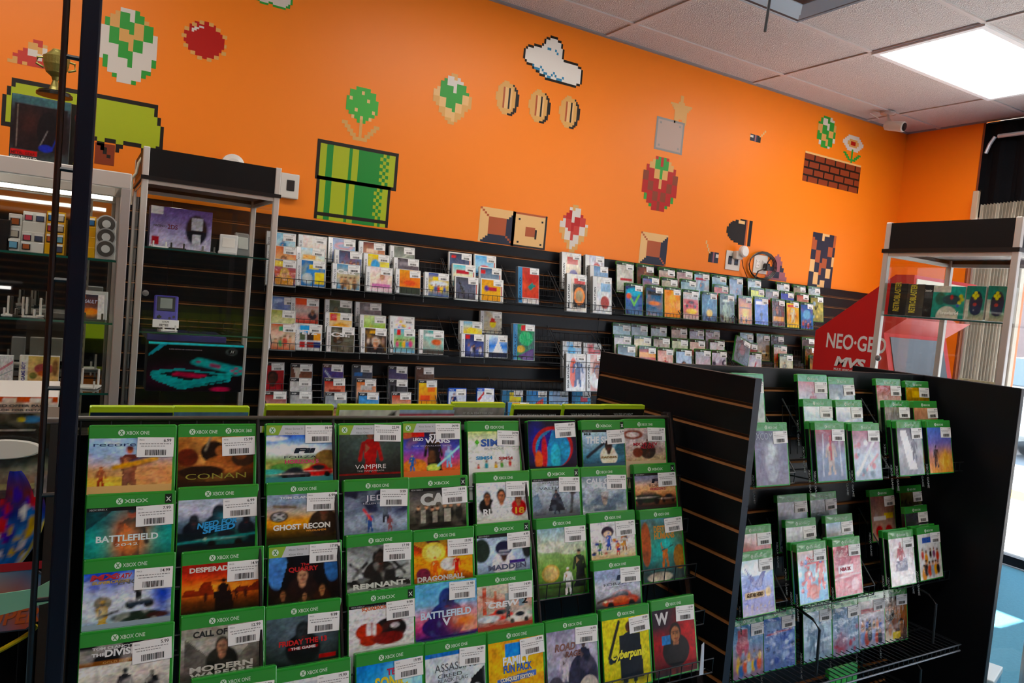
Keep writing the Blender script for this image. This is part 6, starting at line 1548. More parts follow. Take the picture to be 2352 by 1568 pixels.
M old 4 f 490 772 586870 98a8b0 384850|green edged case with a slate racing cover|c .5 .4 .7 384858
M old 4 f 643 783 883828 c86048 3a3038|green edged case with a red car at dusk|c .5 .35 .8 a82828;r 0 .7 1 .9 e0a058
M old 4 f 773 795 d0a8a0 d8c0b8 b05050|green edged case with a coral cover
M old 4 f 905 803 a8c0d8 c8d8e8 7890b0|green edged case with a baby blue wrap
M old 4 f 1043 805 a8b0b8 c8c0c8 a05868|green edged case with a rose grey cover
M old 4 f 1160 813 c8c8d0 b8a8b8 504858|green edged case with a pale checkered cover|j 10 .1 484858 d8d8e0
M old 4 f 1415 828 b8c0d0 e0e0e8 b04858|green edged case with a white cover and red slash|l .3 .2 .6 .7 .04 b84050
M old 4 f 1640 840 98a090 c8c0a0 a87848|green edged case with a tan soldier|m .4 .1 .7 686850 b89070
M old 4 f 1855 852 583c1c 886030 c89040|green edged case with a bronze helmet|e .5 .5 .3 .3 987038
'''
cnt = {}
rowname = {'U': 'top', 'M': 'middle', 'L': 'lower'}
tname = {'b': 'back', 'm': 'middle', 'f': 'front'}
kname = {'ds': 'white spined case, ', 'dsw': '', 'cd': '', 'sat': '', 'psp': '', 'vita': '', 'old': ''}
WC_N = 0
for ln in WALL.strip().splitlines():
    f = ln.split('|')
    h = f[0].split()
    row, kind, crop, tier, x, y = h[0], h[1], h[2], h[3], float(h[4]), float(h[5])
    cols = h[6:9]
    px, py = C3(x, y) if crop == '3' else CX(x, y)
    WC_N += 1
    r = random.Random(WC_N)
    ops = f[2] if len(f) > 2 and f[2] else GENERIC[WC_N % len(GENERIC)]
    spec = ('g %s %s %s;' % (cols[0], cols[1], cols[0])) + ops.format(*cols)
    if kind in ('ds', 'old', 'sat') and 'n ' not in spec: spec = spec.replace(';', ';n .25 6 %s;' % cols[2], 1)
    T = []
    if len(f) > 3: T = [(f[3], .5, .62 if kind != 'psp' else .08, .17, 'e8e8e8' if kind != 'psp' else 'b03038', dict(w=.7))]
    yy = WT[tier] - (.012 if kind in ('cd', 'sat') else 0)
    wrap = kind in ('old', 'sat') or WC_N % 3 == 0
    me = cover_mesh(kind, spec, T, nx=18, seed=WC_N, wrap=wrap, spine={'ds': 'd8dad8', 'dsw': 'e0e0dc', 'old': '20261f', 'sat': '8c8c88', 'cd': '4c5a68', 'psp': '8c9094', 'vita': '1c4fae'}[kind],
                    spine_text='DS' if kind == 'ds' else None)
    put_case(kind, me, at(px, py, Y=yy), 9, '%s%s, %s tier, %s wall row' % (kname[kind], f[1], tname[tier], rowname[row]),
             {'ds': 'handheld game cases on the slatwall', 'dsw': 'handheld game cases on the slatwall', 'psp': 'silver game cases on the slatwall', 'vita': 'small blue game cases on the slatwall',
              'cd': 'tall disc cases on the slatwall', 'sat': 'tall disc cases on the slatwall', 'old': 'green edged game cases on the slatwall'}[kind],
             '%d.99' % r.randint(4, 39), yaw=r.uniform(-2, 2), small=True)
# two cases that have slid over in the middle row
for (px, py, rl, lab, spec) in ((1692, 768, 22, 'fallen green edged case with a dark red cover, tilted in the middle wall row', 'g 181420 30202c 502030;e .5 .6 .2 .25 702838'),
                                (1713, 822, 24, 'fallen green edged case with a navy back cover, lying low in the middle wall row', 'g 101c30 182c48 203450;r .1 .3 .8 .4 4878a8')):
    me = cover_mesh('old', spec, (), nx=14, seed=7, wrap=True, spine='2f8a35')
    put_case('old', me, at(px, py, Y=WT['f'] + .02), 20, lab, 'green edged game cases on the slatwall', '9.99', roll=rl, small=True)

YF = WT['f'] - .045
def wr(pa, pb, label):
    A, B = at(*pa, Y=YF), at(*pb, Y=YF)
    wall_rack(A.x, B.x, A.z + .0, label, YF)
wr((630, 652), (905, 680), 'long wire rack beside the lit tower, top wall row')
wr((909, 672), (1038, 680), 'half empty wire rack with one blue and yellow case, top wall row')
wr((1042, 684), (1163, 692), 'wire rack of white square cases, top wall row')
wr((1180, 696), (1290, 702), 'empty wire rack behind the red planet case, top wall row')
wr((1296, 706), (1412, 712), 'wire rack of tall white spined cases, top wall row')
wr((1432, 722), (1562, 730), 'wire rack with the crossed blades case, top wall row')
wr((1566, 732), (1688, 742), 'wire rack with the red sports car case, top wall row')
wr((1692, 744), (1875, 756), 'wire rack nearest the room corner, top wall row')
wr((622, 802), (902, 812), 'long wire rack beside the lit tower, middle wall row')
wr((895, 812), (1030, 816), 'wire rack with the teal sea case, middle wall row')
wr((1058, 820), (1172, 824), 'wire rack with the white and blue winged case, middle wall row')
wr((1178, 830), (1288, 836), 'empty wire rack behind the green splashed case, middle wall row')
wr((1296, 842), (1392, 846), 'wire rack of tall cases above the gondola end, middle wall row')
wr((1402, 850), (1560, 856), 'wire rack half hidden by the gondola, with the red dusk car case')
wr((1562, 858), (1690, 862), 'wire rack half hidden by the gondola, with the checkered case')
wr((1694, 862), (1890, 868), 'wire rack in disorder beside the red arcade machine, middle wall row')
wr((612, 958), (900, 962), 'long wire rack of silver cases, lower wall row')
wr((902, 962), (1010, 962), 'wire rack with the yellow orange case, lower wall row')
wr((1018, 962), (1145, 960), 'wire rack of two small blue cases, lower wall row')
wr((1150, 960), (1370, 960), 'wire rack of blue tall cases, lower wall row')

# ================================================================== GOODS IN THE LIT TOWER
TY = 3.05


def tbox(name, px0, py0, px1, py1, Y, depth, colr, label, cat, spec=None, titles=(), nx=30, lean=0, material='plastic', zb=None, wrap=False, group=None, side=None):
    """upright box whose near face fills the pixel rectangle on the plane Y"""
    A, B = at(px0, py0, Y=Y), at(px1, py1, Y=Y)
    w, h = B.x - A.x, A.z - (zb if zb is not None else B.z)
    zb = zb if zb is not None else B.z
    mb = MB().bbox((0, 0, 0), (w, depth, h), colr, material, r=.002)
    t = empty(name, (A.x, Y, zb)) if spec else None
    o = mb.obj('box_body' if spec else name, t)
    if spec:
        m2 = MB()
        picture(m2, spec, .001, .001, w - .001, h - .001, -.0006, nx, 3, 'wrapped_cover' if wrap else 'printed_cover')
        if side: m2.quad([(-.0005, depth, .001), (-.0005, 0, .001), (-.0005, 0, h - .001), (-.0005, depth, h - .001)], side, 'printed_cover')
        for T in titles:
            s, u, v, hh, cc = T[:5]
            k = T[5] if len(T) > 5 else {}
            text(m2, s, (u * w, -.0012, v * h), hh * h, cc, w=k['w'] * w if 'w' in k else None, align=k.get('al', 'c'), bold=k.get('b', .03), shear=k.get('sh', 0), rot=k.get('rot', 0))
        m2.obj('printed_front', t)
    r = t or o
    if not t: o.location = (A.x, Y, zb)
    r.rotation_euler = (-math.radians(lean), 0, 0)
    return tag(r, label, cat, group)


tbox('console_box', 347, 470, 485, 552, TY + .09, .07, '2a2450', 'lavender and white handheld console box on the top tower shelf', 'product box',
     'g c8c4d8 b8b0d0 8a80b8 6a5a98;e .75 .5 .18 .38 181828;r .66 .5 .84 .82 d0d4e0;r .68 .12 .82 .4 c8c8d0;r .03 .06 .16 .26 a82838;r .0 .8 .2 1 e8e8ec', [('NINTENDO', .16, .5, .05, '50505c', dict(w=.2)), ('2DS', .36, .47, .11, '702848', dict(w=.16))], zb=1.575, side='302858', nx=44)
tbox('console_box', 341, 783, 551, 935, TY + .05, .12, '101014', 'big black console box with a turquoise console picture at the tower bottom', 'product box',
     'g 0c0c18 14121c 181418 141416;s .3 .3 .3 .2 501838;p .03 .36 .06 .42 .32 .47 .86 .38 .89 .34 .87 .22 .4 .05 .32 .05 .06 .24 18a0a0;p .12 .36 .33 .43 .76 .36 .42 .22 182026;p .2 .36 .34 .4 .66 .35 .44 .27 3a1830;l .3 .38 .6 .33 .01 c82858;l .27 .35 .55 .3 .01 c82858;p .6 .17 .84 .26 .84 .23 .6 .14 0c4a50;l .52 .62 .94 .46 .045 1fa8a8;e .54 .61 .1 .07 1fa8a8;e .93 .45 .11 .1 1fa8a8;e .52 .62 .025 .025 a03060;e .93 .5 .02 .02 c03070;e .98 .45 .02 .02 c03070;e .89 .45 .02 .02 c03070;e .93 .4 .02 .02 c03070;l .66 .56 .74 .53 .02 b0406a;e .87 .85 .06 .07 6a7470;e .87 .85 .045 .055 141416;p .0 .74 .12 .98 .2 .98 .02 .72 2aa0b0;r .0 .96 1 1 50d8e8;e .77 .05 .1 .05 c03060',
     [('SUPER RETRO HD GAMING CONSOLE', .38, .85, .02, 'a09098', dict(w=.34)), ('H', .87, .82, .06, 'b0b8b0', dict(w=.03, sh=.3))], zb=1.03, nx=70)
tbox('console_box', 338, 766, 520, 778, TY + .09, .26, '3a3080', 'flat purple console box lying behind the turquoise one in the tower', 'product box', zb=1.255 - .035)
# purple handheld on its stand
P, Q = at(355, 678, Y=TY + .1), at(407, 752, Y=TY + .1)
t = empty('handheld_console', (P.x, TY + .1, 1.272))
w, h = Q.x - P.x, .125
MB().bbox((0, 0, 0), (w, .022, h), '4a3fb0', 'plastic', r=.006).obj('console_shell', t)
MB().bbox((w * .13, -.002, h * .5), (w * .87, .001, h * .95), '1c1c20', 'plastic', r=.003).bbox((w * .25, -.003, h * .58), (w * .75, -.0015, h * .9), '98a098', 'paper', r=.001).obj('screen', t)
MB().bbox((w * .15, -.004, h * .28), (w * .33, .001, h * .34), '1a1a1c', 'plastic', r=.001).bbox((w * .21, -.004, h * .25), (w * .27, .001, h * .37), '1a1a1c', 'plastic', r=.001).obj('direction_pad', t)
for (x, z) in ((.66, .28), (.83, .33)): MB().lathe([(.005, 0), (.005, -.004)], '28203c', 'plastic', n=12, o=(w * x, .001, h * z), axis='y').obj('button', t)
t.rotation_euler = (-.25, 0, -.06)
tag(t, 'purple handheld console standing on a white stand in the lit tower', 'handheld console')
o = MB().bbox((-.002, -.006, -.001), (w + .004, -.003, .03), 'f4f2f0', 'paper', r=.001)
text(o, '119.99', (w * .5, -.0068, .018), .007, '303030', align='c')
for k in range(12): o.box((w * .25 + k * .0027, -.0066, .004), (w * .25 + k * .0027 + .0014, -.006, .013), '303030', 'paper')
o = o.obj('price_card'); o.matrix_world = Matrix.Translation((P.x, TY + .092, 1.27)) @ Matrix.Rotation(-.2, 4, 'X')
tag(o, 'white price card in front of the purple handheld', 'price card')


def stand(loc, rz, label, colr='e4e2dc', material='plastic', s=1.0):
    t = empty('display_stand', loc, rz)
    b = MB().bbox((-.03 * s, -.03 * s, 0), (.03 * s, .03 * s, .006 * s), colr, material, r=.002)
    b.obj('base', t)
    for x in (-.022, .022):
        MB().bbox((x * s - .003, -.032 * s, 0), (x * s + .003, -.026 * s, .024 * s), colr, material, r=.001).obj('front_peg', t)
        MB().bbox((x * s - .003, .018 * s, 0), (x * s + .003, .025 * s, .055 * s), colr, material, r=.001).obj('back_prong', t)
    return tag(t, label, 'display stand', 'display stands on the glass shelves')


for (px, py, Y, c, lb) in ((365, 560, TY + .06, 'e8e6e0', 'white stand under the corner of the lavender box'), (410, 566, TY + .06, '33332f', 'dark stand under the middle of the lavender box'),
                           (385, 762, TY + .08, 'f0eee8', 'white stand holding the purple handheld'), (445, 757, TY + .1, None, 'clear stand beside the purple handheld'),
                           (530, 762, TY + .1, None, 'clear stand on the far side of the middle tower shelf'), (475, 566, TY + .1, '70706a', 'grey stand between the lavender box and white device')):
    p = at(px, py, Y=Y)
    z = 1.572 if py < 600 else 1.258
    stand((p.x, Y + .02, z), random.Random(px).uniform(-.2, .2), lb, c or 'ffffff', 'plastic' if c else 'clear_plastic')
P = at(525, 572, Y=TY + .12)
t = empty('folding_handheld', (P.x, TY + .14, 1.574), -.2)
MB().bbox((-.035, -.03, 0), (.035, .03, .012), 'e8e6e4', 'plastic', r=.004).obj('lower_half', t)
f = MB().bbox((-.035, 0, 0), (.035, .008, .075), 'eceae8', 'plastic', r=.004)
o = f.obj('screen_half', t); o.location = (0, .03, .01); o.rotation_euler = (-.25, 0, 0)
MB().bbox((-.024, -.0015, .02), (.024, .0005, .06), 'fff8f0', 'paper', r=.001).obj('screen', o)
tag(t, 'small white folding handheld open on the top tower shelf', 'handheld console')
P = at(560, 576, Y=TY + .2)
t = empty('card_reader', (P.x, TY + .22, 1.574), .3)
MB().bbox((-.03, -.005, 0), (.03, .012, .1), '6a6a66', 'plastic', r=.006).obj('device_body', t)
MB().bbox((-.022, -.008, .03), (.022, -.004, .08), 'b8b8b0', 'paper', r=.002).obj('screen', t)
t.rotation_euler = (-.2, 0, .2)
tag(t, 'grey handheld with a pale screen standing behind the white folding one', 'handheld console')

# ================================================================== GOODS IN THE WIDE CABINET
CY = CBY + .05


def holder(px0, py0, px1, colr, rows, label, ncart=2, seed=0, cart='card', zb=1.508):
    A, B = at(px0, py0, Y=CY + .05), at(px1, py0, Y=CY + .05)
    w, H = B.x - A.x, A.z - zb
    t = empty('cartridge_holder', (A.x, CY, zb + .001))
    body = MB()
    for k in range(rows):
        z = H * (k + 1) / rows
        y = k * .022
        body.bbox((0, y, 0), (w, y + .02, z), colr, 'plastic', r=.0015, seg=1)
    body.obj('stepped_body', t)
    r = random.Random(seed)
    for k in range(rows):
        for i in range(ncart):
            if r.random() < .25 and ncart > 1: continue
            cw = min(.032, w / ncart * .72)
            x = w * (i + .5) / ncart - cw / 2
            z = H * k / rows + .004
            if k > 0: z = H * k / rows - .0
            y = k * .022 - .004
            c = MB()
            if cart == 'disc':
                c.lathe([(.03, 0), (.03, .003)], 'b8bcbc', 'plastic', n=24, o=(w / 2, y - .001, z + .03), axis='y').lathe([(.026, -.001), (.026, 0)], r.choice(['6a6864', '8a9098', '585450']), 'printed_cover', n=24, o=(w / 2, y - .001, z + .03), axis='y')
                c.lathe([(.013, -.0025), (.013, -.001)], 'd8dad8', 'plastic', n=18, o=(w / 2, y - .001, z + .03), axis='y')
            else:
                hh = min(.03, H / rows * .62)
                c.bbox((x, y - .002, z + .003), (x + cw, y + .003, z + .003 + hh), r.choice(['2a2c34', '3a3a40', '24283a']), 'plastic', r=.001, seg=1)
                c.box((x + cw * .12, y - .003, z + .006), (x + cw * .88, y - .002, z + hh), r.choice(['b86030', '3870a8', '68a8c8', 'c0b8a8', '48506a', 'c04858']), 'printed_cover')
                c.box((x, y - .0035, z + hh + .001), (x + cw, y - .0025, z + hh + .008), 'f0eee8', 'paper')
            o = c.obj('game_disc' if cart == 'disc' else 'game_cartridge', t)
    return tag(t, label, 'cartridge display', 'stepped holders on the top cabinet shelf')


holder(21, 490, 52, 'dad8d0', 3, 'narrow white stepped holder with three cartridges', 1, 1)
holder(53, 484, 106, 'dedcd4', 4, 'wide white stepped holder with scattered cartridges', 2, 2)
holder(108, 484, 152, 'e0a808', 4, 'yellow stepped holder with dark cartridges behind the black upright', 2, 3)
holder(180, 494, 222, 'e0a808', 4, 'yellow stepped holder full of dark cartridges beside the disc holder', 2, 4)
holder(222, 503, 268, 'dcdad2', 3, 'white stepped holder with three small grey discs', 1, 5, cart='disc')
tbox('black_box', -4, 502, 22, 574, CY, .12, '1c1c1e', 'black box at the end of the top cabinet shelf', 'box', zb=1.508)
tbox('game_box', 176, 673, 238, 728, CY, .02, 'e8e6e2', 'white framed game box with a fiery space battle picture', 'game box',
     'g 383c44 50586a 7a4838 30384a;e .5 .35 .3 .12 d87030;s .5 .3 .3 .15 f0a048;r .78 0 1 1 e0deda;r 0 .78 .3 1 5838a0;e .2 .92 .12 .08 e08020', [('ASSAULT', .42, .66, .13, 'c0c0d8', dict(w=.6, sh=.2))], zb=1.302, lean=8)
tbox('game_box', 168, 664, 246, 720, CY + .05, .02, 'cfd4d0', 'pale boxed game leaning behind the space battle box', 'game box', zb=1.302, lean=8)
tbox('game_box', 45, 816, 134, 884, CY, .03, 'd8d4c8', 'beige handheld game box with a red cartoon machine picture', 'game box',
     'g c8a878 d8b888 c8b070;r 0 0 .2 1 e0dcd0;e .62 .55 .25 .2 a05858;e .6 .38 .14 .1 c06838;e .35 .3 .1 .12 6a7a48;e .9 .6 .08 .3 8a6848;n .25 8 b08858', [('GAME BOY', .15, .12, .11, '4a4890', dict(w=.55, rot=math.pi / 2, al='l'))], zb=1.085, nx=36)
tbox('game_box', -8, 816, 28, 884, CY, .03, 'd8d8d8', 'white boxed game with a pink ribbon picture at the cabinet end', 'game box', 'g c8c8c8 d8d0d0 d0d4d4;l 0 .4 1 .8 .08 c89098;l 0 .2 1 .5 .04 a8b0b0', (), zb=1.085)
for (px, py, z, c, lb) in ((36, 722, 1.3, 'd8d6ce', 'white stand on the middle cabinet shelf'), (66, 724, 1.3, 'd8d6ce', 'second white stand on the middle cabinet shelf'), (52, 722, 1.3, '3a3630', 'dark stand between the two white ones'),
                           (88, 895, 1.063, 'e6e4dc', 'white stand under the beige handheld box'), (203, 893, 1.063, 'e6e4dc', 'big white empty stand on the lowest cabinet shelf'),
                           (214, 728, 1.3, '4a4a44', 'dark stand under the space battle box'), (5, 900, 1.063, 'e6e4dc', 'white stand under the pink ribbon box')):
    p = at(px, py, Y=CY + .03)
    stand((p.x, CY + (.03 if py < 890 else .0) + (.09 if py > 880 and px > 150 else 0), z), random.Random(px).uniform(-.3, .3), lb, c, s=1.15)

# figure box and cup on the cabinet top
t = tbox('figure_box', 28, 212, 158, 352, CBY + .06, .12, '3c4a4c', 'boxed collectible with a clear window standing on the white cabinet', 'toy box',
         'g 4a5456 2a2224 241c1e 3a3438 5a7478;r .05 .17 .95 .86 2a1e20;s .3 .6 .18 .2 482824;e .62 .5 .18 .3 20181c;l .1 .2 .1 .84 .008 7a7068;l .5 .25 .62 .5 .008 8a8480;l .7 .2 .8 .45 .01 28409a;e .6 .22 .12 .06 2a3a98;r .02 .07 .46 .15 b82018;r 0 .88 1 .98 4a686c',
         [('METAL GEAR', .23, .085, .045, '701008', dict(w=.4)), ('SOLID SNAKE SD', .24, .01, .045, 'd8d4cc', dict(w=.44))], zb=1.797, nx=50, side='3a4446')
A = at(160, 224, Y=CBY + .06)
tbox('figure_box', 163, 238, 206, 372, CBY + .16, .12, '2a2824', 'second boxed collectible with yellow marks behind the first', 'toy box', 'g 2c2a26 3a3630;l .3 .1 .7 .5 .06 c8b020;l .7 .1 .9 .5 .04 c8b020;e .5 .8 .3 .1 7a3838;r .8 0 1 1 b8a060', (), zb=1.797)
P = at(125, 216, Y=CBY + .1)
t = empty('trophy', (P.x, CBY + .12, P.z - .004))
MB().lathe([(.052, 0), (.052, .008), (.046, .011), (.046, .014)], '14140f', 'plastic', n=28).obj('base', t)
MB().lathe([(.02, .014), (.014, .03), (.008, .05), (.012, .062), (.028, .075), (.036, .1), (.038, .125), (.034, .127), (.02, .14), (.012, .15)], '8a8040', 'metal_gold', n=24).obj('cup', t)
for s in (-1, 1):
    MB().tube([(s * .034, 0, .118), (s * .052, 0, .115), (s * .054, 0, .095), (s * .034, 0, .086)], .004, '8a8040', 'metal_gold', n=8).obj('handle', t)
tag(t, 'small olive gold trophy with a dark base on the boxed collectible', 'trophy')

# ================================================================== NEAR LEFT: upright, packaged toys, tape
t = empty('slotted_upright', (0, .8, 0))
MB().bbox((-.0065, -.01, 0), (.009, .016, 2.25), '0e1320', 'laminate', r=.002).obj('flat_bar', t)
MB().tube([(-.0185, 0, 0), (-.0185, 0, 2.25)], .0028, '0d0e12', 'wire', n=8).obj('side_rod', t)
for k in range(22):
    MB().tube([(-.0185, 0, .08 + k * .1), (-.006, 0, .08 + k * .1)], .0022, '0d0e12', 'wire', n=6).obj('rung', t)
MB().bbox((-.06, -.2, 0), (.04, .2, .015), '101114', 'laminate').obj('foot', t)
tag(t, 'tall thin black slotted upright with a side rod in front of the cabinet', 'display upright')

YB = 1.72
t = tbox('toy_package', -130, 908, 132, 948, YB, .22, 'd8d4cc', 'white and orange printed package lying on top of the glossy dark one', 'package',
         'g d8d4cc d8d4cc c86030;r 0 .62 1 1 c86030;r .5 .7 .62 .9 e0d8c8;r .75 .68 .95 .92 e8e0d8;k 9 .3 .25 606060 909090', [('LIMITED OFFER PACK', .62, .36, .16, '505050', dict(w=.6)), ('SEE BACK FOR DETAILS', .62, .12, .12, '606060', dict(w=.6))], nx=50)
t = tbox('blister_package', -130, 948, 113, 1140, YB - .01, .2, '4a443c', 'glossy dark package with an upright card and a white oval handle', 'package',
         'g 6a5850 9a7860 8a8878 3a3830 24241c 3c3a30 4a4438;n .5 12 2a2820;n .4 9 8a8474;e .8 .93 .1 .04 4878a0;e .7 .93 .04 .03 b8a840;r 0 .62 .84 .82 2a2a28;r 0 .655 .8 .66 c8c4bc;r 0 .8 .84 .81 a8a49c;r .4 .55 .8 .64 c8c090;r 0 .1 1 .17 a89870;r .0 .0 1 .1 5a3c34;r .85 .0 1 .25 8a807c', (), nx=60, wrap=True)
P = at(10, 1032, Y=YB - .03)
o = MB().lathe([(.045, 0), (.05, -.002), (.05, -.006), (.045, -.008)], 'e0dcd4', 'plastic', n=40, axis='y').obj('oval_handle', loc=(P.x, YB - .025, P.z))
o.scale = (1.25, 1, .38)
tag(o, 'white oval plastic handle on the glossy dark package', 'handle')
# black bag with a printed strap panel
A, B = at(-120, 1120, Y=YB - .05), at(112, 1568, Y=YB - .05)
t = empty('black_bag', (A.x, YB - .05, B.z - .25))
w, h = B.x - A.x - .012, A.z - B.z + .25
bm = bmesh.new()
bmesh.ops.create_cube(bm, size=1)
for v in bm.verts: v.co = Vector(((v.co.x + .5) * w, v.co.y * .3 + .2, (v.co.z + .5) * h))
bmesh.ops.bevel(bm, geom=bm.edges[:], offset=.045, segments=5, affect='EDGES')
bm.verts.index_update()
MB().add([v.co[:] for v in bm.verts], [[v.index for v in f.verts] for f in bm.faces], '0c0c0e', 'cloth').obj('bag_body', t)
bm.free()
pp = MB()
img = paint('g 303048 3a68a8 4888c8 28388a 6a3030 3040a0;j 40 .08 c8a838 3878c0 b83038 d8d8e0 4828a0;l .9 .1 1 .5 .03 d0c030;n .3 10 182868', 16, 40, 5, .4)
V, C_ = [], []
cx = at(22, 1215, Y=YB - .06)
for j in range(40):
    v = j / 39
    wd = .045 * math.sin(math.pi * min(1, max(0.05, v * .9 + .06))) ** .5
    for i in range(16):
        u = i / 15 * 2 - 1
        V.append((cx.x - A.x - .018 + .03 * math.sin(v * 2.4) + u * wd, .047 - .012 * (1 - u * u), cx.z - (B.z - .25) - .11 + v * .21))
        C_.append(tuple(img[j, i]))
pp.add(V, [(j * 16 + i, j * 16 + i + 1, (j + 1) * 16 + i + 1, (j + 1) * 16 + i) for j in range(39) for i in range(15)], None, 'printed_cover', cols=C_)
pp.obj('printed_panel', t)
tag(t, 'soft black bag with a blue comic printed panel beside the upright', 'bag')
P = at(20, 1378, Y=YB - .12)
t = empty('printed_badge', (P.x, YB - .12, P.z))
n = 8
R = .08
poly = [(R * math.cos(a * math.pi / 4 + .39) * 1.0, R * math.sin(a * math.pi / 4 + .39) * .82) for a in range(8)]
MB().prism(poly, 0, .006, '38404a', 'plastic', axis='y').obj('badge_board', t)
bp = MB()
ring = [(x * .95, -.001, z * .95) for x, z in poly]
bp.add([(0, -.001, 0)] + ring, [(0, i + 1, (i + 1) % 8 + 1) for i in range(8)], None, 'printed_cover', cols=[lin('c87038')] + [lin(c) for c in ('4a88b0', '3878a8', '88a8b8', 'a03038', '5898b8', '4080a8', 'c85838', '4888b0')])
bp.box((-.05, -.002, .055), (.05, -.0012, .07), 'b02830', 'printed_cover')
text(bp, 'SUPER', (.0, -.0025, -.045), .028, 'd86830', w=.1, align='c', shear=.2)
bp.obj('printed_face', t)
tag(t, 'octagonal orange and blue printed badge on the black bag', 'badge')
A, B, C_ = at(-60, 1372, Y=1.05), at(80, 1352, Y=1.02), at(121, 1330, Y=1.0)
A2, B2, C2 = at(-60, 1428, Y=1.05), at(80, 1392, Y=1.02), at(119, 1382, Y=1.0)
o = MB().add([A, B, C_, C2, B2, A2] + [p + Vector((0, .001, 0)) for p in (A, B, C_, C2, B2, A2)], [(0, 5, 4, 1), (1, 4, 3, 2), (6, 7, 10, 11), (7, 8, 9, 10), (0, 1, 7, 6), (1, 2, 8, 7), (2, 3, 9, 8), (3, 4, 10, 9), (4, 5, 11, 10), (5, 0, 6, 11)], '7ac0a0', 'plastic').obj('mint_tape')
tag(o, 'mint green tape band running from the upright across the black bag', 'tape')
P = [at(x, y, Y=YB - .1) for x, y in ((-30, 1508), (10, 1488), (45, 1468), (70, 1452), (86, 1436))]
tag(MB().tube([tuple(p) for p in P], .0045, 'c8b818', 'plastic', n=8).obj('yellow_cord'), 'bright yellow cord curving across the black bag', 'cord')
P = at(1640, 1560, Y=1.12)
o = MB().prism([(0, 0), (.012, 0), (.004, .075), (-.002, .07)], 0, .002, 'c8d4e0', 'paper', axis='y').obj('pale_wedge', loc=(P.x - .003, 1.16, P.z - .01))  # thin pale wedge standing in the gap beside the gondola wing
tag(o, 'pale narrow wedge between the wire rack and the gondola wing', 'paper')

# ================================================================== GOODS IN THE TOWER BY THE WINDOW
X2 = 2.735


def xbox(name, py, px0, px1, top, depth, colr, label, spec=None, titles=(), X=X2 + .03, zb=1.573, nx=30, h=None):
    """box behind the tower face that looks towards -X, between two pixel columns"""
    A, B = at(px0, py, X=X), at(px1, py, X=X)
    w = A.y - B.y
    H = h or at(px0, top, X=X).z - zb
    t = empty(name, (X, A.y, zb + .0008), -math.pi / 2)
    MB().bbox((0, 0, 0), (w, depth, H), colr, 'plastic', r=.002).obj('box_body', t)
    m2 = MB()
    picture(m2, spec, .001, .001, w - .001, H - .001, -.0006, nx, 3, 'printed_cover')
    for T in titles:
        s, u, v, hh, cc = T[:5]
        k = T[5] if len(T) > 5 else {}
        text(m2, s, (u * w, -.0012, v * H), hh * H, cc, w=k['w'] * w if 'w' in k else None, align=k.get('al', 'c'), bold=k.get('b', .03), rot=k.get('rot', 0))
    m2.obj('printed_front', t)
    return tag(t, label, 'product box')


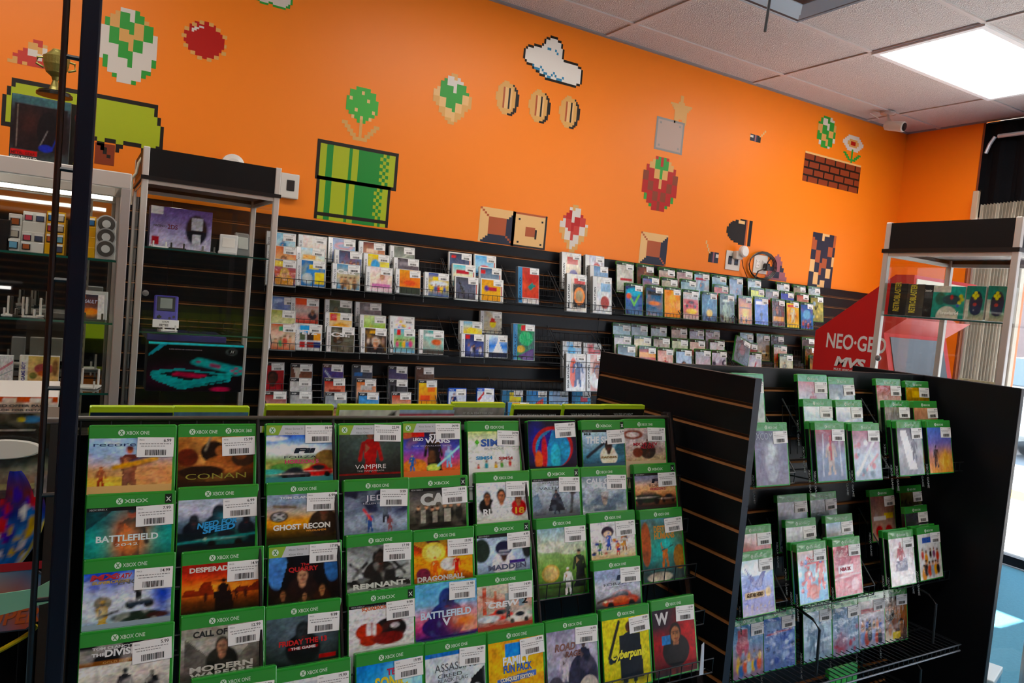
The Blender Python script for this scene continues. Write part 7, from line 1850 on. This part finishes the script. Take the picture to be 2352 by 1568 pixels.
xbox('accessory_box', 720, 2038, 2078, 650, .08, '35322e', 'dark grey box with vertical yellow lettering, first on the window tower shelf', 'g 35322e 3c3934', [('RETROBLASTER', .62, .12, .2, 'c0a828', dict(w=1.6, rot=math.pi / 2, al='l'))], nx=6)
xbox('accessory_box', 720, 2078, 2118, 652, .08, '4a463e', 'olive grey box with white and yellow vertical lettering', 'g 4e4a42 545048', [('RETROBLASTER', .55, .1, .2, 'c8b838', dict(w=1.6, rot=math.pi / 2, al='l'))], nx=6)
xbox('accessory_box', 720, 2118, 2137, 654, .08, '2c2c2e', 'thin charcoal box beside the green controller box', 'g 242426 3a3a3c;r 0 .6 1 .75 585858', [('brawler', .5, .78, .09, 'c8c8c0', dict(w=.8))], nx=6)
xbox('controller_box', 725, 2137, 2212, 656, .07, 'c8c4b8', 'wide teal and cream game controller box', 'g 2a8878 2c9080 38a090;r .0 .82 .55 1 c8c4b8;e .5 .02 .34 .36 c8c4b4;e .25 .6 .16 .2 286858;e .6 .58 .28 .16 2a4a50;e .6 .66 .05 .07 b83830;e .88 .7 .06 .06 c8c020;e .92 .6 .06 .06 c8c020;e .85 .5 .06 .06 c8c020;e .8 .4 .05 .05 5060a8', [('brawler64', .58, .12, .12, 'f0ece0', dict(w=.55))], nx=36)
for k, (a, b) in enumerate(((2213, 2258), (2262, 2308))):
    xbox('controller_box', 728, a, b, 656, .07, 'c8c4b8', ['tall teal controller box beside the wide one', 'tall teal controller box nearest the window tower corner post'][k], 'g b8b098 2a8070 2c8878 2a7868;e .55 .5 .34 .36 302c44;e .55 .3 .3 .16 2c3854;e .5 .46 .1 .05 b04038;e .4 .72 .09 .05 c8c020;e .6 .72 .09 .05 c8c020;e .5 .8 .09 .05 c8c020;e .5 .65 .09 .05 c8c020;r .0 .02 .2 .6 c8c4b4', (), nx=24)
xbox('notice_card', 850, 2204, 2302, 818, .004, 'c8c0a8', 'cream printed card standing low in the window tower', 'g bcb49c c4bca4', [('Defender', .35, .76, .1, '5a5648', dict(w=.55)), ('ARCADE FAVOURITE', .4, .62, .035, '6a6658', dict(w=.6, b=0)), ('two player tabletop machine', .45, .48, .03, '7a7464', dict(w=.75, b=0)), ('please ask the counter for help', .45, .4, .03, '7a7464', dict(w=.75, b=0))], zb=1.163, h=.2)
t = empty('red_helmet', (3.02, 1.62, 1.573))
MB().lathe([(.07, 0), (.078, .02), (.075, .05), (.06, .08), (.03, .098), (.004, .102)], '8a1a20', 'car_paint', n=28).obj('helmet_shell', t)
MB().bbox((-.085, -.04, .02), (-.06, .04, .05), 'd8d8d8', 'plastic', r=.006).obj('visor', t)
tag(t, 'small dark red helmet shaped toy at the back of the window tower shelf', 'toy')
t = empty('blue_white_box', (3.05, 1.45, .1), .3)
MB().bbox((-.09, -.07, 0), (.09, .07, .15), '3a88b0', 'plastic', r=.004).obj('box_body', t)
MB().bbox((-.092, -.072, .135), (.092, .072, .16), 'd8dcdc', 'plastic', r=.004).obj('lid', t)
tag(t, 'blue box with a white lid at the foot of the window tower', 'box')
